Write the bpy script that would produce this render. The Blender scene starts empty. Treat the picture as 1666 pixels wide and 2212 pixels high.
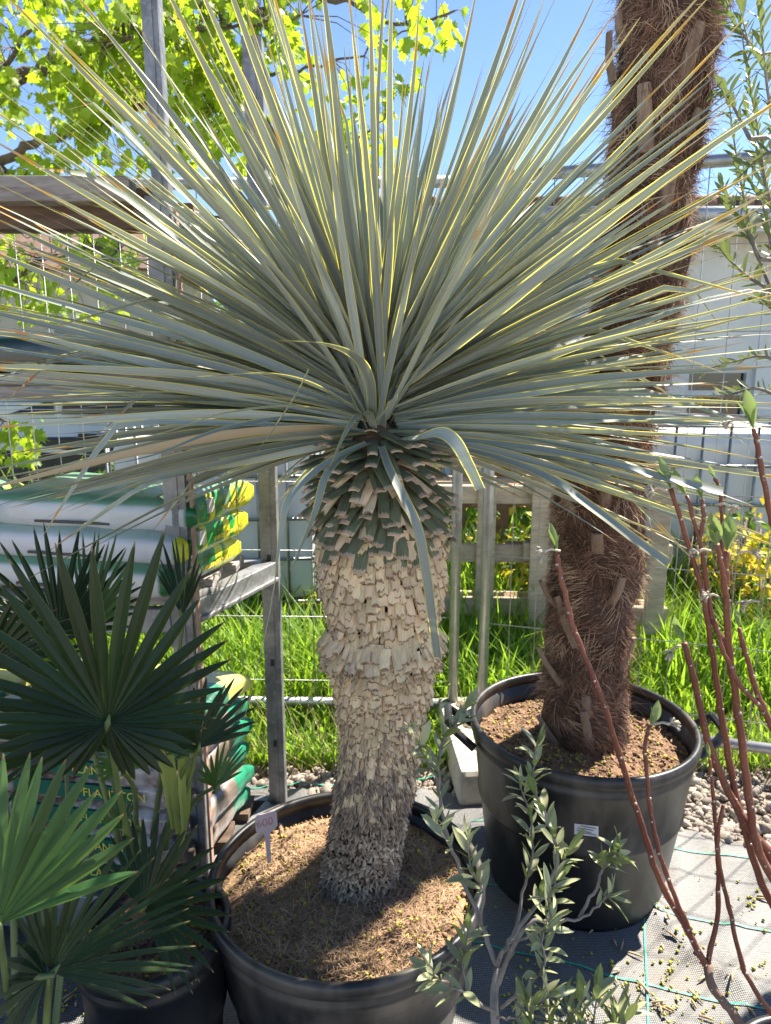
import bpy, bmesh, math, random
from mathutils import Vector, Matrix, noise, Quaternion
R = math.radians
random.seed(7)
scene = bpy.context.scene
COL = scene.collection

# ---------------------------------------------------------------- camera, sky, sun, exposure
CAM = Vector((0.0, 0.0, 1.5)); PITCH = R(11.5); FPX = 1520.0        # focal length in 1666x2212 picture units
cam_d = bpy.data.cameras.new('camera'); cam = bpy.data.objects.new('camera', cam_d); COL.objects.link(cam)
cam.location = CAM; cam.rotation_euler = (R(90) - PITCH, 0, 0)
cam_d.sensor_fit = 'VERTICAL'; cam_d.sensor_height = 36.0; cam_d.lens = 36.0 * FPX / 2212.0
cam_d.clip_start = 0.05; cam_d.clip_end = 500
cam_d.dof.use_dof = True; cam_d.dof.focus_distance = 1.38; cam_d.dof.aperture_fstop = 7.0
scene.camera = cam

SUN_AZ = R(52); SUN_EL = R(53)                                       # azimuth from +Y towards +X: behind and to the right
world = bpy.data.worlds.new('World'); scene.world = world; world.use_nodes = True
wn = world.node_tree.nodes; wl = world.node_tree.links
sky = wn.new('ShaderNodeTexSky'); sky.sky_type = 'NISHITA'; sky.sun_disc = False
sky.sun_elevation = SUN_EL; sky.sun_rotation = SUN_AZ; sky.altitude = 900; sky.air_density = 0.8; sky.dust_density = 0.0; sky.ozone_density = 2.6
wl.new(sky.outputs[0], wn['Background'].inputs[0]); wn['Background'].inputs[1].default_value = 0.082
sun_d = bpy.data.lights.new('sun', 'SUN'); sun_d.energy = 5.0; sun_d.angle = R(0.53); sun_d.color = (1.0, 0.92, 0.79)
sun = bpy.data.objects.new('sun', sun_d); COL.objects.link(sun)
S_DIR = Vector((math.sin(SUN_AZ) * math.cos(SUN_EL), math.cos(SUN_AZ) * math.cos(SUN_EL), math.sin(SUN_EL)))
sun.rotation_euler = (-S_DIR).to_track_quat('-Z', 'Y').to_euler(); sun.location = S_DIR * 20
scene.view_settings.view_transform = 'Standard'; scene.view_settings.look = 'None'
scene.view_settings.gamma = 1.0; scene.view_settings.use_curve_mapping = False
scene.view_settings.exposure = 1.72
scene.cycles.max_bounces = 6; scene.cycles.diffuse_bounces = 3; scene.cycles.glossy_bounces = 3
scene.cycles.transmission_bounces = 4; scene.cycles.use_denoising = True

# ---------------------------------------------------------------- measuring from the photograph
FW = Vector((0, math.cos(PITCH), -math.sin(PITCH))); UP = Vector((0, math.sin(PITCH), math.cos(PITCH))); RT = Vector((1, 0, 0))
def ray(px, py): return FW + RT * ((px - 833) / FPX) + UP * ((1106 - py) / FPX)
def at(px, py, Y):
    r = ray(px, py); return CAM + r * (Y / r.y)
def gz(px, py, z=0.0):
    r = ray(px, py); return CAM + r * ((z - CAM.z) / r.z)
def pxm(p): return (p - CAM).dot(FW) / FPX                           # metres per picture unit at a point

# ---------------------------------------------------------------- materials
def _new(name):
    m = bpy.data.materials.new(name); m.use_nodes = True
    nt = m.node_tree; return m, nt, nt.nodes, nt.links, nt.nodes['Principled BSDF']
def rgb(c): return (c[0], c[1], c[2], 1.0)
def mixc(n, l, fac, a, b, mode='MIX'):
    x = n.new('ShaderNodeMix'); x.data_type = 'RGBA'; x.blend_type = mode
    for v, s in ((fac, x.inputs[0]), (a, x.inputs[6]), (b, x.inputs[7])):
        if isinstance(v, bpy.types.NodeSocket): l.new(v, s)
        elif isinstance(v, (int, float)): s.default_value = v
        else: s.default_value = rgb(v)
    return x.outputs[2]
def fmath(n, l, op, a, b=None, clamp=False):
    x = n.new('ShaderNodeMath'); x.operation = op; x.use_clamp = clamp
    for v, s in ((a, x.inputs[0]), (b, x.inputs[1])):
        if v is None: continue
        if isinstance(v, bpy.types.NodeSocket): l.new(v, s)
        else: s.default_value = v
    return x.outputs[0]
def ramp(n, l, fac, lo, hi):
    x = n.new('ShaderNodeMapRange'); x.interpolation_type = 'SMOOTHSTEP'
    l.new(fac, x.inputs[0]); x.inputs[1].default_value = lo; x.inputs[2].default_value = hi
    return x.outputs[0]
def noise_node(n, l, vec, scale, detail=5, rough=0.55):
    x = n.new('ShaderNodeTexNoise'); x.inputs['Scale'].default_value = scale; x.inputs['Detail'].default_value = detail
    x.inputs['Roughness'].default_value = rough
    if vec is not None: l.new(vec, x.inputs['Vector'])
    return x.outputs[0]
def coords(n, l, kind='Object', stretch=None):
    t = n.new('ShaderNodeTexCoord'); v = t.outputs[kind]
    if stretch:
        mp = n.new('ShaderNodeMapping'); mp.inputs['Scale'].default_value = stretch; l.new(v, mp.inputs[0]); v = mp.outputs[0]
    return v
def individual(n, l):                                                # a number that differs from piece to piece
    oi = n.new('ShaderNodeObjectInfo'); ge = n.new('ShaderNodeNewGeometry')
    return fmath(n, l, 'FRACT', fmath(n, l, 'ADD', oi.outputs['Random'], ge.outputs['Random Per Island']))
def vary(n, l, col, amount, hue=0.0):
    if not amount: return col
    r = individual(n, l)
    h = n.new('ShaderNodeHueSaturation')
    v = fmath(n, l, 'ADD', fmath(n, l, 'MULTIPLY', r, 2 * amount), 1 - amount); l.new(v, h.inputs['Value'])
    if hue:
        r2 = fmath(n, l, 'FRACT', fmath(n, l, 'MULTIPLY', r, 7.31))
        l.new(fmath(n, l, 'ADD', fmath(n, l, 'MULTIPLY', r2, 2 * hue), 0.5 - hue), h.inputs['Hue'])
    l.new(col, h.inputs['Color']); return h.outputs[0]
def bumpn(n, l, b, height, strength, dist=0.002):
    x = n.new('ShaderNodeBump'); x.inputs['Strength'].default_value = strength; x.inputs['Distance'].default_value = dist
    l.new(height, x.inputs['Height']); l.new(x.outputs[0], b.inputs['Normal']); return x.outputs[0]
def translucent(m, n, l, b, col, fac, bright=1.0):
    t = n.new('ShaderNodeBsdfTranslucent'); mx = n.new('ShaderNodeMixShader'); mx.inputs[0].default_value = fac
    l.new(col, t.inputs[0]); l.new(b.outputs[0], mx.inputs[1]); l.new(t.outputs[0], mx.inputs[2])
    l.new(mx.outputs[0], n['Material Output'].inputs[0])
def mat(name, c1, c2=None, scale=6, rough=0.6, bump=0.0, bscale=60, bdist=0.002, metal=0, trans=0, tcol=None, spec=0.5, stretch=None, var=0.0,
        hue=0.0, lo=0.35, hi=0.65, c3=None, scale3=30, amount3=0.5, kind='Object', rvar=0.0):
    m, nt, n, l, b = _new(name)
    v = coords(n, l, kind, stretch)
    if c2 is None: c2 = tuple(x * 0.8 for x in c1)
    nz = noise_node(n, l, v, scale, 7)
    col = mixc(n, l, ramp(n, l, nz, lo, hi), c1, c2)
    if c3:
        n3 = noise_node(n, l, v, scale3, 4)
        col = mixc(n, l, fmath(n, l, 'MULTIPLY', ramp(n, l, n3, 0.5, 0.7), amount3), col, c3)
    col = vary(n, l, col, var, hue)
    l.new(col, b.inputs['Base Color'])
    b.inputs['Roughness'].default_value = rough; b.inputs['Metallic'].default_value = metal; b.inputs['Specular IOR Level'].default_value = spec
    if rvar:
        l.new(fmath(n, l, 'ADD', fmath(n, l, 'MULTIPLY', nz, 2 * rvar), rough - rvar), b.inputs['Roughness'])
    if bump: bumpn(n, l, b, noise_node(n, l, v, bscale, 4), bump, bdist)
    if trans:
        tc = col if tcol is None else mixc(n, l, 0.75, col, tcol)
        translucent(m, n, l, b, tc, trans)
    return m

# ---------------------------------------------------------------- geometry helpers
class MB:
    def __init__(s): s.v = []; s.f = []; s.uv = []
    def add(s, vs, fs, uv=None):
        o = len(s.v); s.v += [tuple(x) for x in vs]; s.f += [tuple(i + o for i in f) for f in fs]
        s.uv += list(uv) if uv else [(0.5, 0.5)] * len(vs); return s
    def box(s, c, size, rot=None, taper=1.0):
        sx, sy, sz = (x / 2 for x in size); vs = []
        for k in (-1, 1):
            t = taper if k > 0 else 1.0
            for (i, j) in ((-1, -1), (1, -1), (1, 1), (-1, 1)):
                p = Vector((i * sx * t, j * sy * t, k * sz))
                if rot is not None: p = rot @ p
                vs.append(p + Vector(c))
        return s.add(vs, [(0, 3, 2, 1), (4, 5, 6, 7), (0, 1, 5, 4), (1, 2, 6, 5), (2, 3, 7, 6), (3, 0, 4, 7)])
    def tube(s, pts, rad, n=8, cap=True):
        pts = [Vector(p) for p in pts]; k = len(pts)
        rad = rad if hasattr(rad, '__len__') else [rad] * k
        vs = []; fs = []; uv = []; a = None
        for i, p in enumerate(pts):
            t = (pts[min(i + 1, k - 1)] - pts[max(i - 1, 0)]).normalized()
            if a is None: a = t.orthogonal().normalized()
            a = (a - t * a.dot(t)).normalized(); b = t.cross(a)
            for j in range(n):
                g = 2 * math.pi * j / n
                vs.append(p + (a * math.cos(g) + b * math.sin(g)) * rad[i]); uv.append((j / n, i / max(1, k - 1)))
        for i in range(k - 1):
            for j in range(n):
                j2 = (j + 1) % n
                fs.append((i * n + j, i * n + j2, (i + 1) * n + j2, (i + 1) * n + j))
        if cap: fs += [tuple(reversed(range(n))), tuple(range((k - 1) * n, k * n))]
        return s.add(vs, fs, uv)
    def lathe(s, prof, c, n=64, closed=False):
        c = Vector(c); vs = []; fs = []
        for (r, z) in prof:
            for j in range(n):
                g = 2 * math.pi * j / n; vs.append(c + Vector((r * math.cos(g), r * math.sin(g), z)))
        m = len(prof)
        for i in range(m if closed else m - 1):
            i2 = (i + 1) % m
            for j in range(n):
                j2 = (j + 1) % n; fs.append((i * n + j, i * n + j2, i2 * n + j2, i2 * n + j))
        return s.add(vs, fs)
    def mesh(s, name, m=None, smooth=True):
        me = bpy.data.meshes.new(name); me.from_pydata(s.v, [], s.f)
        ul = me.uv_layers.new(name='UVMap'); li = [0] * len(me.loops); me.loops.foreach_get('vertex_index', li)
        flat = []
        for i in li: flat += s.uv[i]
        ul.data.foreach_set('uv', flat)
        if smooth: me.polygons.foreach_set('use_smooth', [True] * len(me.polygons))
        if m: me.materials.append(m)
        me.update(); return me
    def build(s, name, m, parent=None, smooth=True, bevel=0.0): return obj(name, s.mesh(name, m, smooth), parent, bevel=bevel)

WORLD = {}
def obj(name, me, parent=None, M=None, bevel=0.0):
    o = bpy.data.objects.new(name, me); COL.objects.link(o)
    if M is None: M = Matrix.Identity(4)
    if parent is not None:
        o.parent = parent; o.matrix_parent_inverse = WORLD[parent.name].inverted()
    o.matrix_basis = M; WORLD[o.name] = M
    if bevel:
        b = o.modifiers.new('bevel', 'BEVEL'); b.width = bevel; b.segments = 2; b.limit_method = 'ANGLE'; b.angle_limit = R(40)
    return o
def tag(o, label=None, cat=None, group=None, kind=None):
    if label: o['label'] = label
    if cat: o['category'] = cat
    if group: o['group'] = group
    if kind: o['kind'] = kind
    return o
def thing(name, label, cat, loc, group=None):
    o = bpy.data.objects.new(name, None); COL.objects.link(o); o.empty_display_size = 0.05
    M = Matrix.Translation(Vector(loc)); o.matrix_basis = M; WORLD[o.name] = M
    return tag(o, label, cat, group)
def frame(x, nrm):                                                   # rotation with local X along x and local Z near nrm
    x = Vector(x).normalized(); z = Vector(nrm); z = z - x * z.dot(x)
    if z.length < 1e-5: z = x.orthogonal()
    z.normalize(); y = z.cross(x)
    return Matrix((x, y, z)).transposed()
def spline(pts, k=8):                                                # Catmull-Rom through the points
    P = [Vector(p) for p in pts]; P = [P[0] * 2 - P[1]] + P + [P[-1] * 2 - P[-2]]; out = []
    for i in range(1, len(P) - 2):
        for j in range(k):
            t = j / k; a, b, c, d = P[i - 1], P[i], P[i + 1], P[i + 2]
            out.append(0.5 * ((2 * b) + (c - a) * t + (2 * a - 5 * b + 4 * c - d) * t * t + (3 * b - a - 3 * c + d) * t ** 3))
    out.append(P[-2]); return out
def lerp(tab, x):                                                    # piecewise linear table lookup
    if x <= tab[0][0]: return tab[0][1:]
    for a, b in zip(tab, tab[1:]):
        if x <= b[0]:
            t = (x - a[0]) / (b[0] - a[0]); return tuple(p + (q - p) * t for p, q in zip(a[1:], b[1:]))
    return tab[-1][1:]
def rnd(a, b): return random.uniform(a, b)
def rvec(s=1.0): return Vector((rnd(-s, s), rnd(-s, s), rnd(-s, s)))
def stone_mesh(name, m, sub=2):
    bm = bmesh.new(); bmesh.ops.create_icosphere(bm, subdivisions=sub, radius=1.0); o = rvec(50)
    for v in bm.verts:
        f = 0.75 + 0.55 * noise.noise(v.co * 0.9 + o) + 0.15 * noise.noise(v.co * 2.5 + o); v.co = v.co * f
    me = bpy.data.meshes.new(name); bm.to_mesh(me); bm.free(); me.materials.append(m)
    me.polygons.foreach_set('use_smooth', [True] * len(me.polygons)); return me
def bake(mb, me, M):                                                 # append a copy of a mesh to a builder
    uv = [(0.5, 0.5)] * len(me.vertices)
    if me.uv_layers:
        d = me.uv_layers[0].data
        for lp in me.loops: uv[lp.vertex_index] = tuple(d[lp.index].uv)
    mb.add([M @ v.co for v in me.vertices], [tuple(p.vertices) for p in me.polygons], uv)
def TRS(p, rot=None, s=1.0):
    M = Matrix.Translation(Vector(p))
    if rot is not None: M = M @ rot.to_4x4()
    if hasattr(s, '__len__'): M = M @ Matrix.Diagonal((s[0], s[1], s[2], 1))
    else: M = M @ Matrix.Scale(s, 4)
    return M
def text_mesh(s, size, m, extrude=0.0006):
    c = bpy.data.curves.new('lettering', 'FONT'); c.body = s; c.size = size; c.extrude = extrude; c.align_x = 'CENTER'; c.align_y = 'CENTER'
    c.resolution_u = 3
    o = bpy.data.objects.new('lettering_source', c); COL.objects.link(o)
    dg = bpy.context.evaluated_depsgraph_get(); me = bpy.data.meshes.new_from_object(o.evaluated_get(dg))
    bpy.data.objects.remove(o); me.materials.clear(); me.materials.append(m); return me
# ================================================================ SETTING
M_soil = mat('earth', (.10, .075, .05), (.16, .12, .085), 9, .95, .6, 40, .01)
g = MB(); g.add([(-150, -60, -.05), (150, -60, -.05), (150, 260, -.05), (-150, 260, -.05)], [(0, 1, 2, 3)])
M_yard = mat('bounce_light_ground', (.46, .39, .30), (.36, .30, .23), 40, .95, .8, 90, .01)  # unseen ground, coloured pale to bounce warm light onto front faces
tag(g.build('ground', M_yard, smooth=False), 'unseen yard ground made pale to bounce warm light', kind='structure')

def weed_mat_material():
    m, nt, n, l, b = _new('woven_ground_fabric')
    v = coords(n, l)
    w1 = n.new('ShaderNodeTexWave'); w1.inputs['Scale'].default_value = 70; w1.inputs['Distortion'].default_value = 1.5; w1.inputs['Detail'].default_value = 2; l.new(v, w1.inputs[0])
    mp = n.new('ShaderNodeMapping'); mp.inputs['Rotation'].default_value = (0, 0, R(90)); l.new(v, mp.inputs[0])
    w2 = n.new('ShaderNodeTexWave'); w2.inputs['Scale'].default_value = 60; w2.inputs['Distortion'].default_value = 1.5; w2.inputs['Detail'].default_value = 2; l.new(mp.outputs[0], w2.inputs[0])
    weave = fmath(n, l, 'MULTIPLY', w1.outputs['Fac'], w2.outputs['Fac'])
    sp = noise_node(n, l, coords(n, l, 'Object', (1, 4, 1)), 90, 3)
    weave = fmath(n, l, 'ADD', fmath(n, l, 'MULTIPLY', weave, .6), fmath(n, l, 'MULTIPLY', sp, .5))
    col = mixc(n, l, ramp(n, l, weave, .15, .75), (.045, .045, .048), (.27, .265, .255))
    dirt = ramp(n, l, noise_node(n, l, v, 5, 6), .50, .72)
    col = mixc(n, l, fmath(n, l, 'MULTIPLY', dirt, .75), col, (.13, .10, .07))
    l.new(col, b.inputs['Base Color']); b.inputs['Roughness'].default_value = .5
    bumpn(n, l, b, weave, .5, .002); return m
M_mat = weed_mat_material()
def edge_y(x): return 2.27 - .13 * x + .03 * math.sin(x * 7) if x < .35 else 2.225 - .25 * (x - .35) + .02 * math.sin(x * 9)
def mat_z(x, y):
    r_ = 1 - abs(noise.noise(Vector((x * 2.2 + y * 1.4, y * 1.1 - x * .8, 3)))) * 2.2
    return .006 * noise.noise(Vector((x * 3, y * 3, 2))) + .004 * noise.noise(Vector((x * 9, y * 5, 5))) + .026 * max(0, r_) ** 5 + .010 * max(0, 1 - abs(noise.noise(Vector((x * 4.5 - y * 2, y * 3 + x, 8)))) * 3) ** 3
mb = MB(); nx, ny = 200, 130
for j in range(ny + 1):
    for i in range(nx + 1):
        x = -3 + 6 * i / nx; y0 = -1.5; y1 = edge_y(x); y = y0 + (y1 - y0) * (j / ny)
        z = mat_z(x, y)
        mb.v.append((x, y, z)); mb.uv.append((0, 0))
for j in range(ny):
    for i in range(nx):
        a = j * (nx + 1) + i; mb.f.append((a, a + 1, a + nx + 2, a + nx + 1))
weed = tag(mb.build('ground_fabric', M_mat), 'grey woven weed-control fabric with green threads under the pots', kind='structure')
M_thread = mat('green_thread', (.02, .42, .27), (.03, .34, .22), 30, .5)
def thread(p, q):
    a, b = gz(*p), gz(*q); d = (b - a).normalized(); a = a - d * .6; b = b + d * .5
    s = Vector((-d.y, d.x, 0)) * .0022; vs = []; k = 120; fs = []
    for i in range(k + 1):
        t = a.lerp(b, i / k); t = t + s.normalized() * .003 * noise.noise(t * 4)
        z = mat_z(t.x, t.y) + .004
        vs += [(t.x - s.x, t.y - s.y, z), (t.x + s.x, t.y + s.y, z)]
        if i: fs.append((2 * i - 2, 2 * i - 1, 2 * i + 1, 2 * i))
    MB().add(vs, fs).build('thread', M_thread, weed)
for p, q in (((1243, 2093), (1555, 2164)), ((1387, 1968), (1666, 2014)), ((1427, 1834), (1666, 1865)), ((1392, 1968), (1399, 2212)), ((640, 1702), (720, 1699)), ((490, 2130), (520, 2150))):
    thread(p, q)

# gravel strip between the fabric and the fence
M_stone = mat('pebble', (.25, .205, .165), (.36, .31, .26), 3, .85, .3, 30, .01, var=.35, hue=.02)
M_grit = mat('gravelly_earth', (.17, .135, .10), (.28, .24, .20), 45, .95, 1.0, 70, .02, c3=(.10, .075, .05), scale3=8, amount3=.7)
mb = MB(); mb.add([(-4, 1.85, -.012), (4, 1.7, -.012), (4, 3.1, -.012), (-4, 3.2, -.012)], [(0, 1, 2, 3)])
gravel = tag(mb.build('gravel_bed', M_grit, smooth=False), 'gravel strip along the foot of the mesh fence', kind='structure')
stones = [stone_mesh('stone', M_stone, 2) for _ in range(6)]
cand = []
for k in range(4200):
    x = rnd(-.6, 2.1); y = edge_y(x) + abs(random.gauss(0, .28)) - .02
    if y > 2.95: continue
    cand.append((x, y, rnd(.009, .021) * (1.7 if random.random() < .12 else 1)))
def pix(p):
    d = Vector(p) - CAM; z = d.dot(FW); return 833 + FPX * d.x / z, 1106 - FPX * d.dot(UP) / z
def open_view(x, y):
    px, py = pix((x, y, 0)); return (1430 < px < 1680) or (610 < px < 725)
vis = sorted([c for c in cand if open_view(c[0], c[1])], key=lambda c: -c[2] / c[1])[:260]
vs_ = set(vis); rest = MB()
for c in cand:
    M = TRS((c[0], c[1], c[2] * .35 - .01), Quaternion(rvec().normalized(), rnd(0, 6)).to_matrix(), (c[2], c[2] * rnd(.7, 1), c[2] * rnd(.55, .9)))
    if c in vs_: obj('stone', random.choice(stones), gravel, M)
    else: bake(rest, random.choice(stones), M)
tag(rest.build('gravel', M_stone, gravel), kind='stuff')

# lawn beyond the fence
M_lawn = mat('lawn_soil', (.05, .09, .015), (.09, .12, .03), 6, .95, .8, 40, .03)
mb = MB(); mb.add([(-30, 2.7, -.008), (30, 2.6, -.008), (30, 120, -.008), (-30, 120, -.008)], [(0, 1, 2, 3)])
tag(mb.build('lawn', M_lawn, smooth=False), 'ground of the unmown lawn behind the fence', kind='structure')
M_grass = mat('grass', (.15, .28, .025), (.25, .37, .045), 1.2, .5, trans=.45, tcol=(.42, .66, .04), var=.38, hue=.03, c3=(.08, .17, .02), scale3=2.5, amount3=.6)
mb = MB()
for k in range(39000):
    u = random.random(); y = 2.45 + 6.5 * u ** 2.2
    x = rnd(-.62, .82) * y * (1.05)
    if y < 2.75 and random.random() < (2.75 - y) * 2.4: continue
    patch = .5 + .8 * noise.noise(Vector((x * 1.3, y * 1.3, 0)))
    h = (.09 + .22 * max(.05, patch)) * rnd(.5, 1.3) * (1 + .06 * y) * (1 + .75 * min(1, max(0, y - 2.85) / .4))
    if y < 2.8: h *= .55
    w = rnd(.0022, .0048) * (.6 + .32 * y) * 1.1
    a = rnd(0, 6.28); d = Vector((math.cos(a), math.sin(a), 0)); lean = rnd(.15, .9) * h; sd = Vector((-d.y, d.x, 0)) * w
    p = Vector((x, y, -.01))
    q1 = p + d * lean * .3 + Vector((0, 0, h * .55)); q2 = p + d * lean * .95 + Vector((0, 0, h * rnd(.75, 1)))
    mb.add([p - sd, p + sd, q1 + sd * .8, q1 - sd * .8, q2], [(0, 1, 2, 3), (3, 2, 4)])
dry = MB(); fl = MB()
for k in range(3500):
    y = 2.4 + 4 * random.random() ** 2; x = rnd(-.62, .82) * y; h = rnd(.06, .32); a = rnd(0, 6.28); d = Vector((math.cos(a), math.sin(a), 0)); sd = Vector((-d.y, d.x, 0)) * .002; p = Vector((x, y, -.01)); q = p + d * h * rnd(.2, 1.1) + Vector((0, 0, h * rnd(.5, 1))); dry.add([p - sd, p + sd, q], [(0, 1, 2)])
for k in range(260):
    y = 2.7 + 3 * random.random(); x = rnd(-.6, .8) * y; h = rnd(.12, .34)
    for q_ in range(5):
        c_ = Vector((x, y, h)) + rvec(.012); e = rvec(.008); g_ = rvec(.008); fl.add([c_, c_ + e, c_ + g_], [(0, 1, 2)])
tag(dry.build('dry_grass', mat('dry_grass', (.42, .34, .17), (.30, .24, .11), 2, .8, var=.3, trans=.2)), 'dry straw blades scattered through the green grass', 'grass', kind='stuff')
tag(fl.build('lawn_flowers', mat('lawn_flower', (.62, .60, .36), (.60, .52, .06), 3, .6, var=.3, trans=.3)), 'tiny pale and yellow flowers in the grass', 'flowers', kind='stuff')
tag(mb.build('lawn_grass', M_grass), 'tall sunlit green grass growing behind the mesh fence', 'grass', kind='stuff')

# ---------------------------------------------------------------- low white building at the back right
M_wall = mat('white_render', (.62, .63, .64), (.70, .70, .69), 3, .9, .15, 60, c3=(.40, .36, .30), scale3=2.2, amount3=.7)
M_trim = mat('grey_trim', (.34, .33, .31), (.42, .41, .39), 5, .7)
M_roof = mat('roof_tile', (.16, .10, .075), (.22, .14, .10), 5, .85, .3)
M_glass = mat('window_glass', (.012, .014, .018), (.02, .022, .028), 3, .06, spec=.8)
M_frame = mat('window_frame', (.65, .66, .68), (.58, .58, .6), 4, .5)
BY = 7.2
bld = thing('storehouse', 'low white rendered building with tiled roof behind the wooden pallets', 'building', (3.4, BY + 2, 0))
wins = [(1.62, 1.10, 1.0, 1.15), (3.05, 3.05 + .0, .0, .0)]
x0, x1, zt = .15, 9.0, 2.82
openings = [(3.02, 3.72, .86, 1.52), (1.05, 1.75, 1.0, 1.75), (5.4, 6.4, .9, 1.8)]
mb = MB(); xs = sorted({x0, x1, *[o[0] for o in openings], *[o[1] for o in openings]})
for a, b in zip(xs, xs[1:]):
    op = [o for o in openings if o[0] <= a and b <= o[1]]
    if not op: mb.box(((a + b) / 2, BY + .12, zt / 2), (b - a, .24, zt))
    else:
        o = op[0]; mb.box(((a + b) / 2, BY + .12, o[2] / 2), (b - a, .24, o[2])); mb.box(((a + b) / 2, BY + .12, (zt + o[3]) / 2), (b - a, .24, zt - o[3]))
mb.box((x0 + .12, BY + 2.3, zt / 2), (.24, 4.1, zt)); mb.box((x1 - .12, BY + 2.3, zt / 2), (.24, 4.1, zt)); mb.box(((x0 + x1) / 2, BY + 4.3, zt / 2), (x1 - x0 - .5, .2, zt))
mb.build('wall', M_wall, bld, smooth=False)
for o in openings:
    cx, cz, w, h = (o[0] + o[1]) / 2, (o[2] + o[3]) / 2, o[1] - o[0], o[3] - o[2]
    f = MB()
    for sx in (-1, 1): f.box((cx + sx * (w / 2 - .03), BY + .1, cz), (.06, .07, h))
    for sz in (-1, 1): f.box((cx, BY + .103, cz + sz * (h / 2 - .03)), (w - .12, .07, .06))
    f.box((cx, BY + .106, cz + .07), (w - .12, .06, .05))
    win = f.build('window', M_frame, bld, smooth=False)
    MB().box((cx, BY + .13, cz), (w - .1, .012, h - .1)).build('pane', M_glass, win, smooth=False)
    MB().box((cx, BY - .02, o[2] - .03), (w + .1, .16, .05)).build('sill', M_trim, win, smooth=False)
r = MB(); ov = .45
r.add([(x0 - .3, BY - ov, zt + .10), (x1 + .3, BY - ov, zt + .10), (x1 + .3, BY + 2.2, zt + .75), (x0 - .3, BY + 2.2, zt + .75), (x0 - .3, BY + 4.9, zt + .10), (x1 + .3, BY + 4.9, zt + .10),
       (x0 - .3, BY - ov, zt + .02), (x1 + .3, BY - ov, zt + .02), (x1 + .3, BY + 4.9, zt + .02), (x0 - .3, BY + 4.9, zt + .02)],
      [(0, 1, 2, 3), (3, 2, 5, 4), (0, 6, 7, 1), (6, 9, 8, 7), (0, 3, 4, 9, 6), (1, 7, 8, 5, 2), (4, 5, 8, 9)])
roof = r.build('roof', M_roof, bld, smooth=False)
tile = MB()
tile.tube([(0, 0, 0), (0, .46, .125)], .07, 8)
tm = tile.mesh('roof_tile', M_roof)
for i in range(56): obj('roof_tile', tm, roof, TRS((x0 - .22 + i * .165, BY - ov - .04, zt + .115), None, 1))
MB().tube([(x0 - .3, BY - ov - .12, zt + .02), (x1 + .3, BY - ov - .12, zt + .02)], .07, 10).build('gutter', mat('zinc', (.42, .44, .46), (.36, .38, .4), 4, .45, metal=.6), bld)
MB().box(((x0 + x1) / 2, BY - ov - .02, zt - .02), (x1 - x0 + .6, .03, .17)).build('fascia', M_frame, bld, smooth=False)

# pale house and hedge far to the left
M_beige = mat('beige_render', (.45, .38, .30), (.52, .45, .36), 2, .9, .2)
hs = thing('far_house', 'pale beige house half hidden behind the green tree on the left', 'building', (-7, 15, 0))
MB().box((-7.5, 15, 1.6), (7, 4, 3.2)).build('wall', M_beige, hs, smooth=False)
r = MB(); r.add([(-11.3, 12.7, 3.2), (-3.7, 12.7, 3.2), (-3.7, 15, 4.7), (-11.3, 15, 4.7), (-11.3, 17.3, 3.2), (-3.7, 17.3, 3.2)], [(0, 1, 2, 3), (3, 2, 5, 4), (0, 3, 4), (1, 5, 2), (0, 4, 5, 1)])
r.build('roof', M_roof, hs, smooth=False)
for wx in (-9.5, -7.5, -5.5):
    w = MB().box((wx, 12.97, 1.7), (.9, .1, 1.1)).build('window', M_frame, hs, smooth=False); MB().box((wx, 12.905, 1.7), (.76, .06, .96)).build('pane', M_glass, w, smooth=False)

# ---------------------------------------------------------------- mesh fence panels
M_galv = mat('galvanised_steel', (.44, .45, .46), (.34, .35, .36), 14, .42, .1, 60, metal=.75, c3=(.55, .56, .57), scale3=40, amount3=.5)
M_wire = mat('fence_wire', (.42, .42, .42), (.34, .34, .34), 20, .45, metal=.6)
def fence(label, A, B, ztop):
    A = Vector(A); B = Vector(B); d = (B - A); L = d.length; d.normalize()
    t = thing('mesh_fence', label, 'fence', ((A + B) / 2), 'temporary mesh fence panels')
    post = MB().tube([(0, 0, 0), (0, 0, ztop - .02)], .021, 12).mesh('post', M_galv)
    for p in (A, B): obj('post', post, t, TRS((p.x, p.y, .02)))
    for z in (.11, ztop): MB().tube([A + d * .02 + Vector((0, 0, z)), B - d * .02 + Vector((0, 0, z))], .021, 10).build('rail', M_galv, t)
    vw = MB().tube([(0, 0, .11), (0, 0, ztop)], .0019, 5).mesh('wire', M_wire)
    for i in range(1, int(L / .1)): p = A + d * (i * .1); obj('wire', vw, t, TRS((p.x, p.y, 0)))
    hw = MB().tube([(0, 0, 0), tuple(d * L)], .0019, 5).mesh('wire', M_wire)
    nn = Vector((d.y, -d.x, 0)) * .004
    for k in range(7): obj('wire', hw, t, TRS((A.x + nn.x, A.y + nn.y, .21 + k * .283)))
    return t
JL = (.285, 2.76, 0); JR = (.40, 2.70, 0)
fence('galvanised mesh fence panel behind the rack and the yucca', (-3.2, 2.86, 0), JL, 2.17)
fence('galvanised mesh fence panel behind the potted hairy palm', JR, (3.75, 1.72, 0), 2.17)
M_conc = mat('concrete', (.50, .45, .37), (.58, .53, .45), 12, .9, .4, 80, c3=(.35, .31, .26), scale3=25, amount3=.5)
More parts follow.
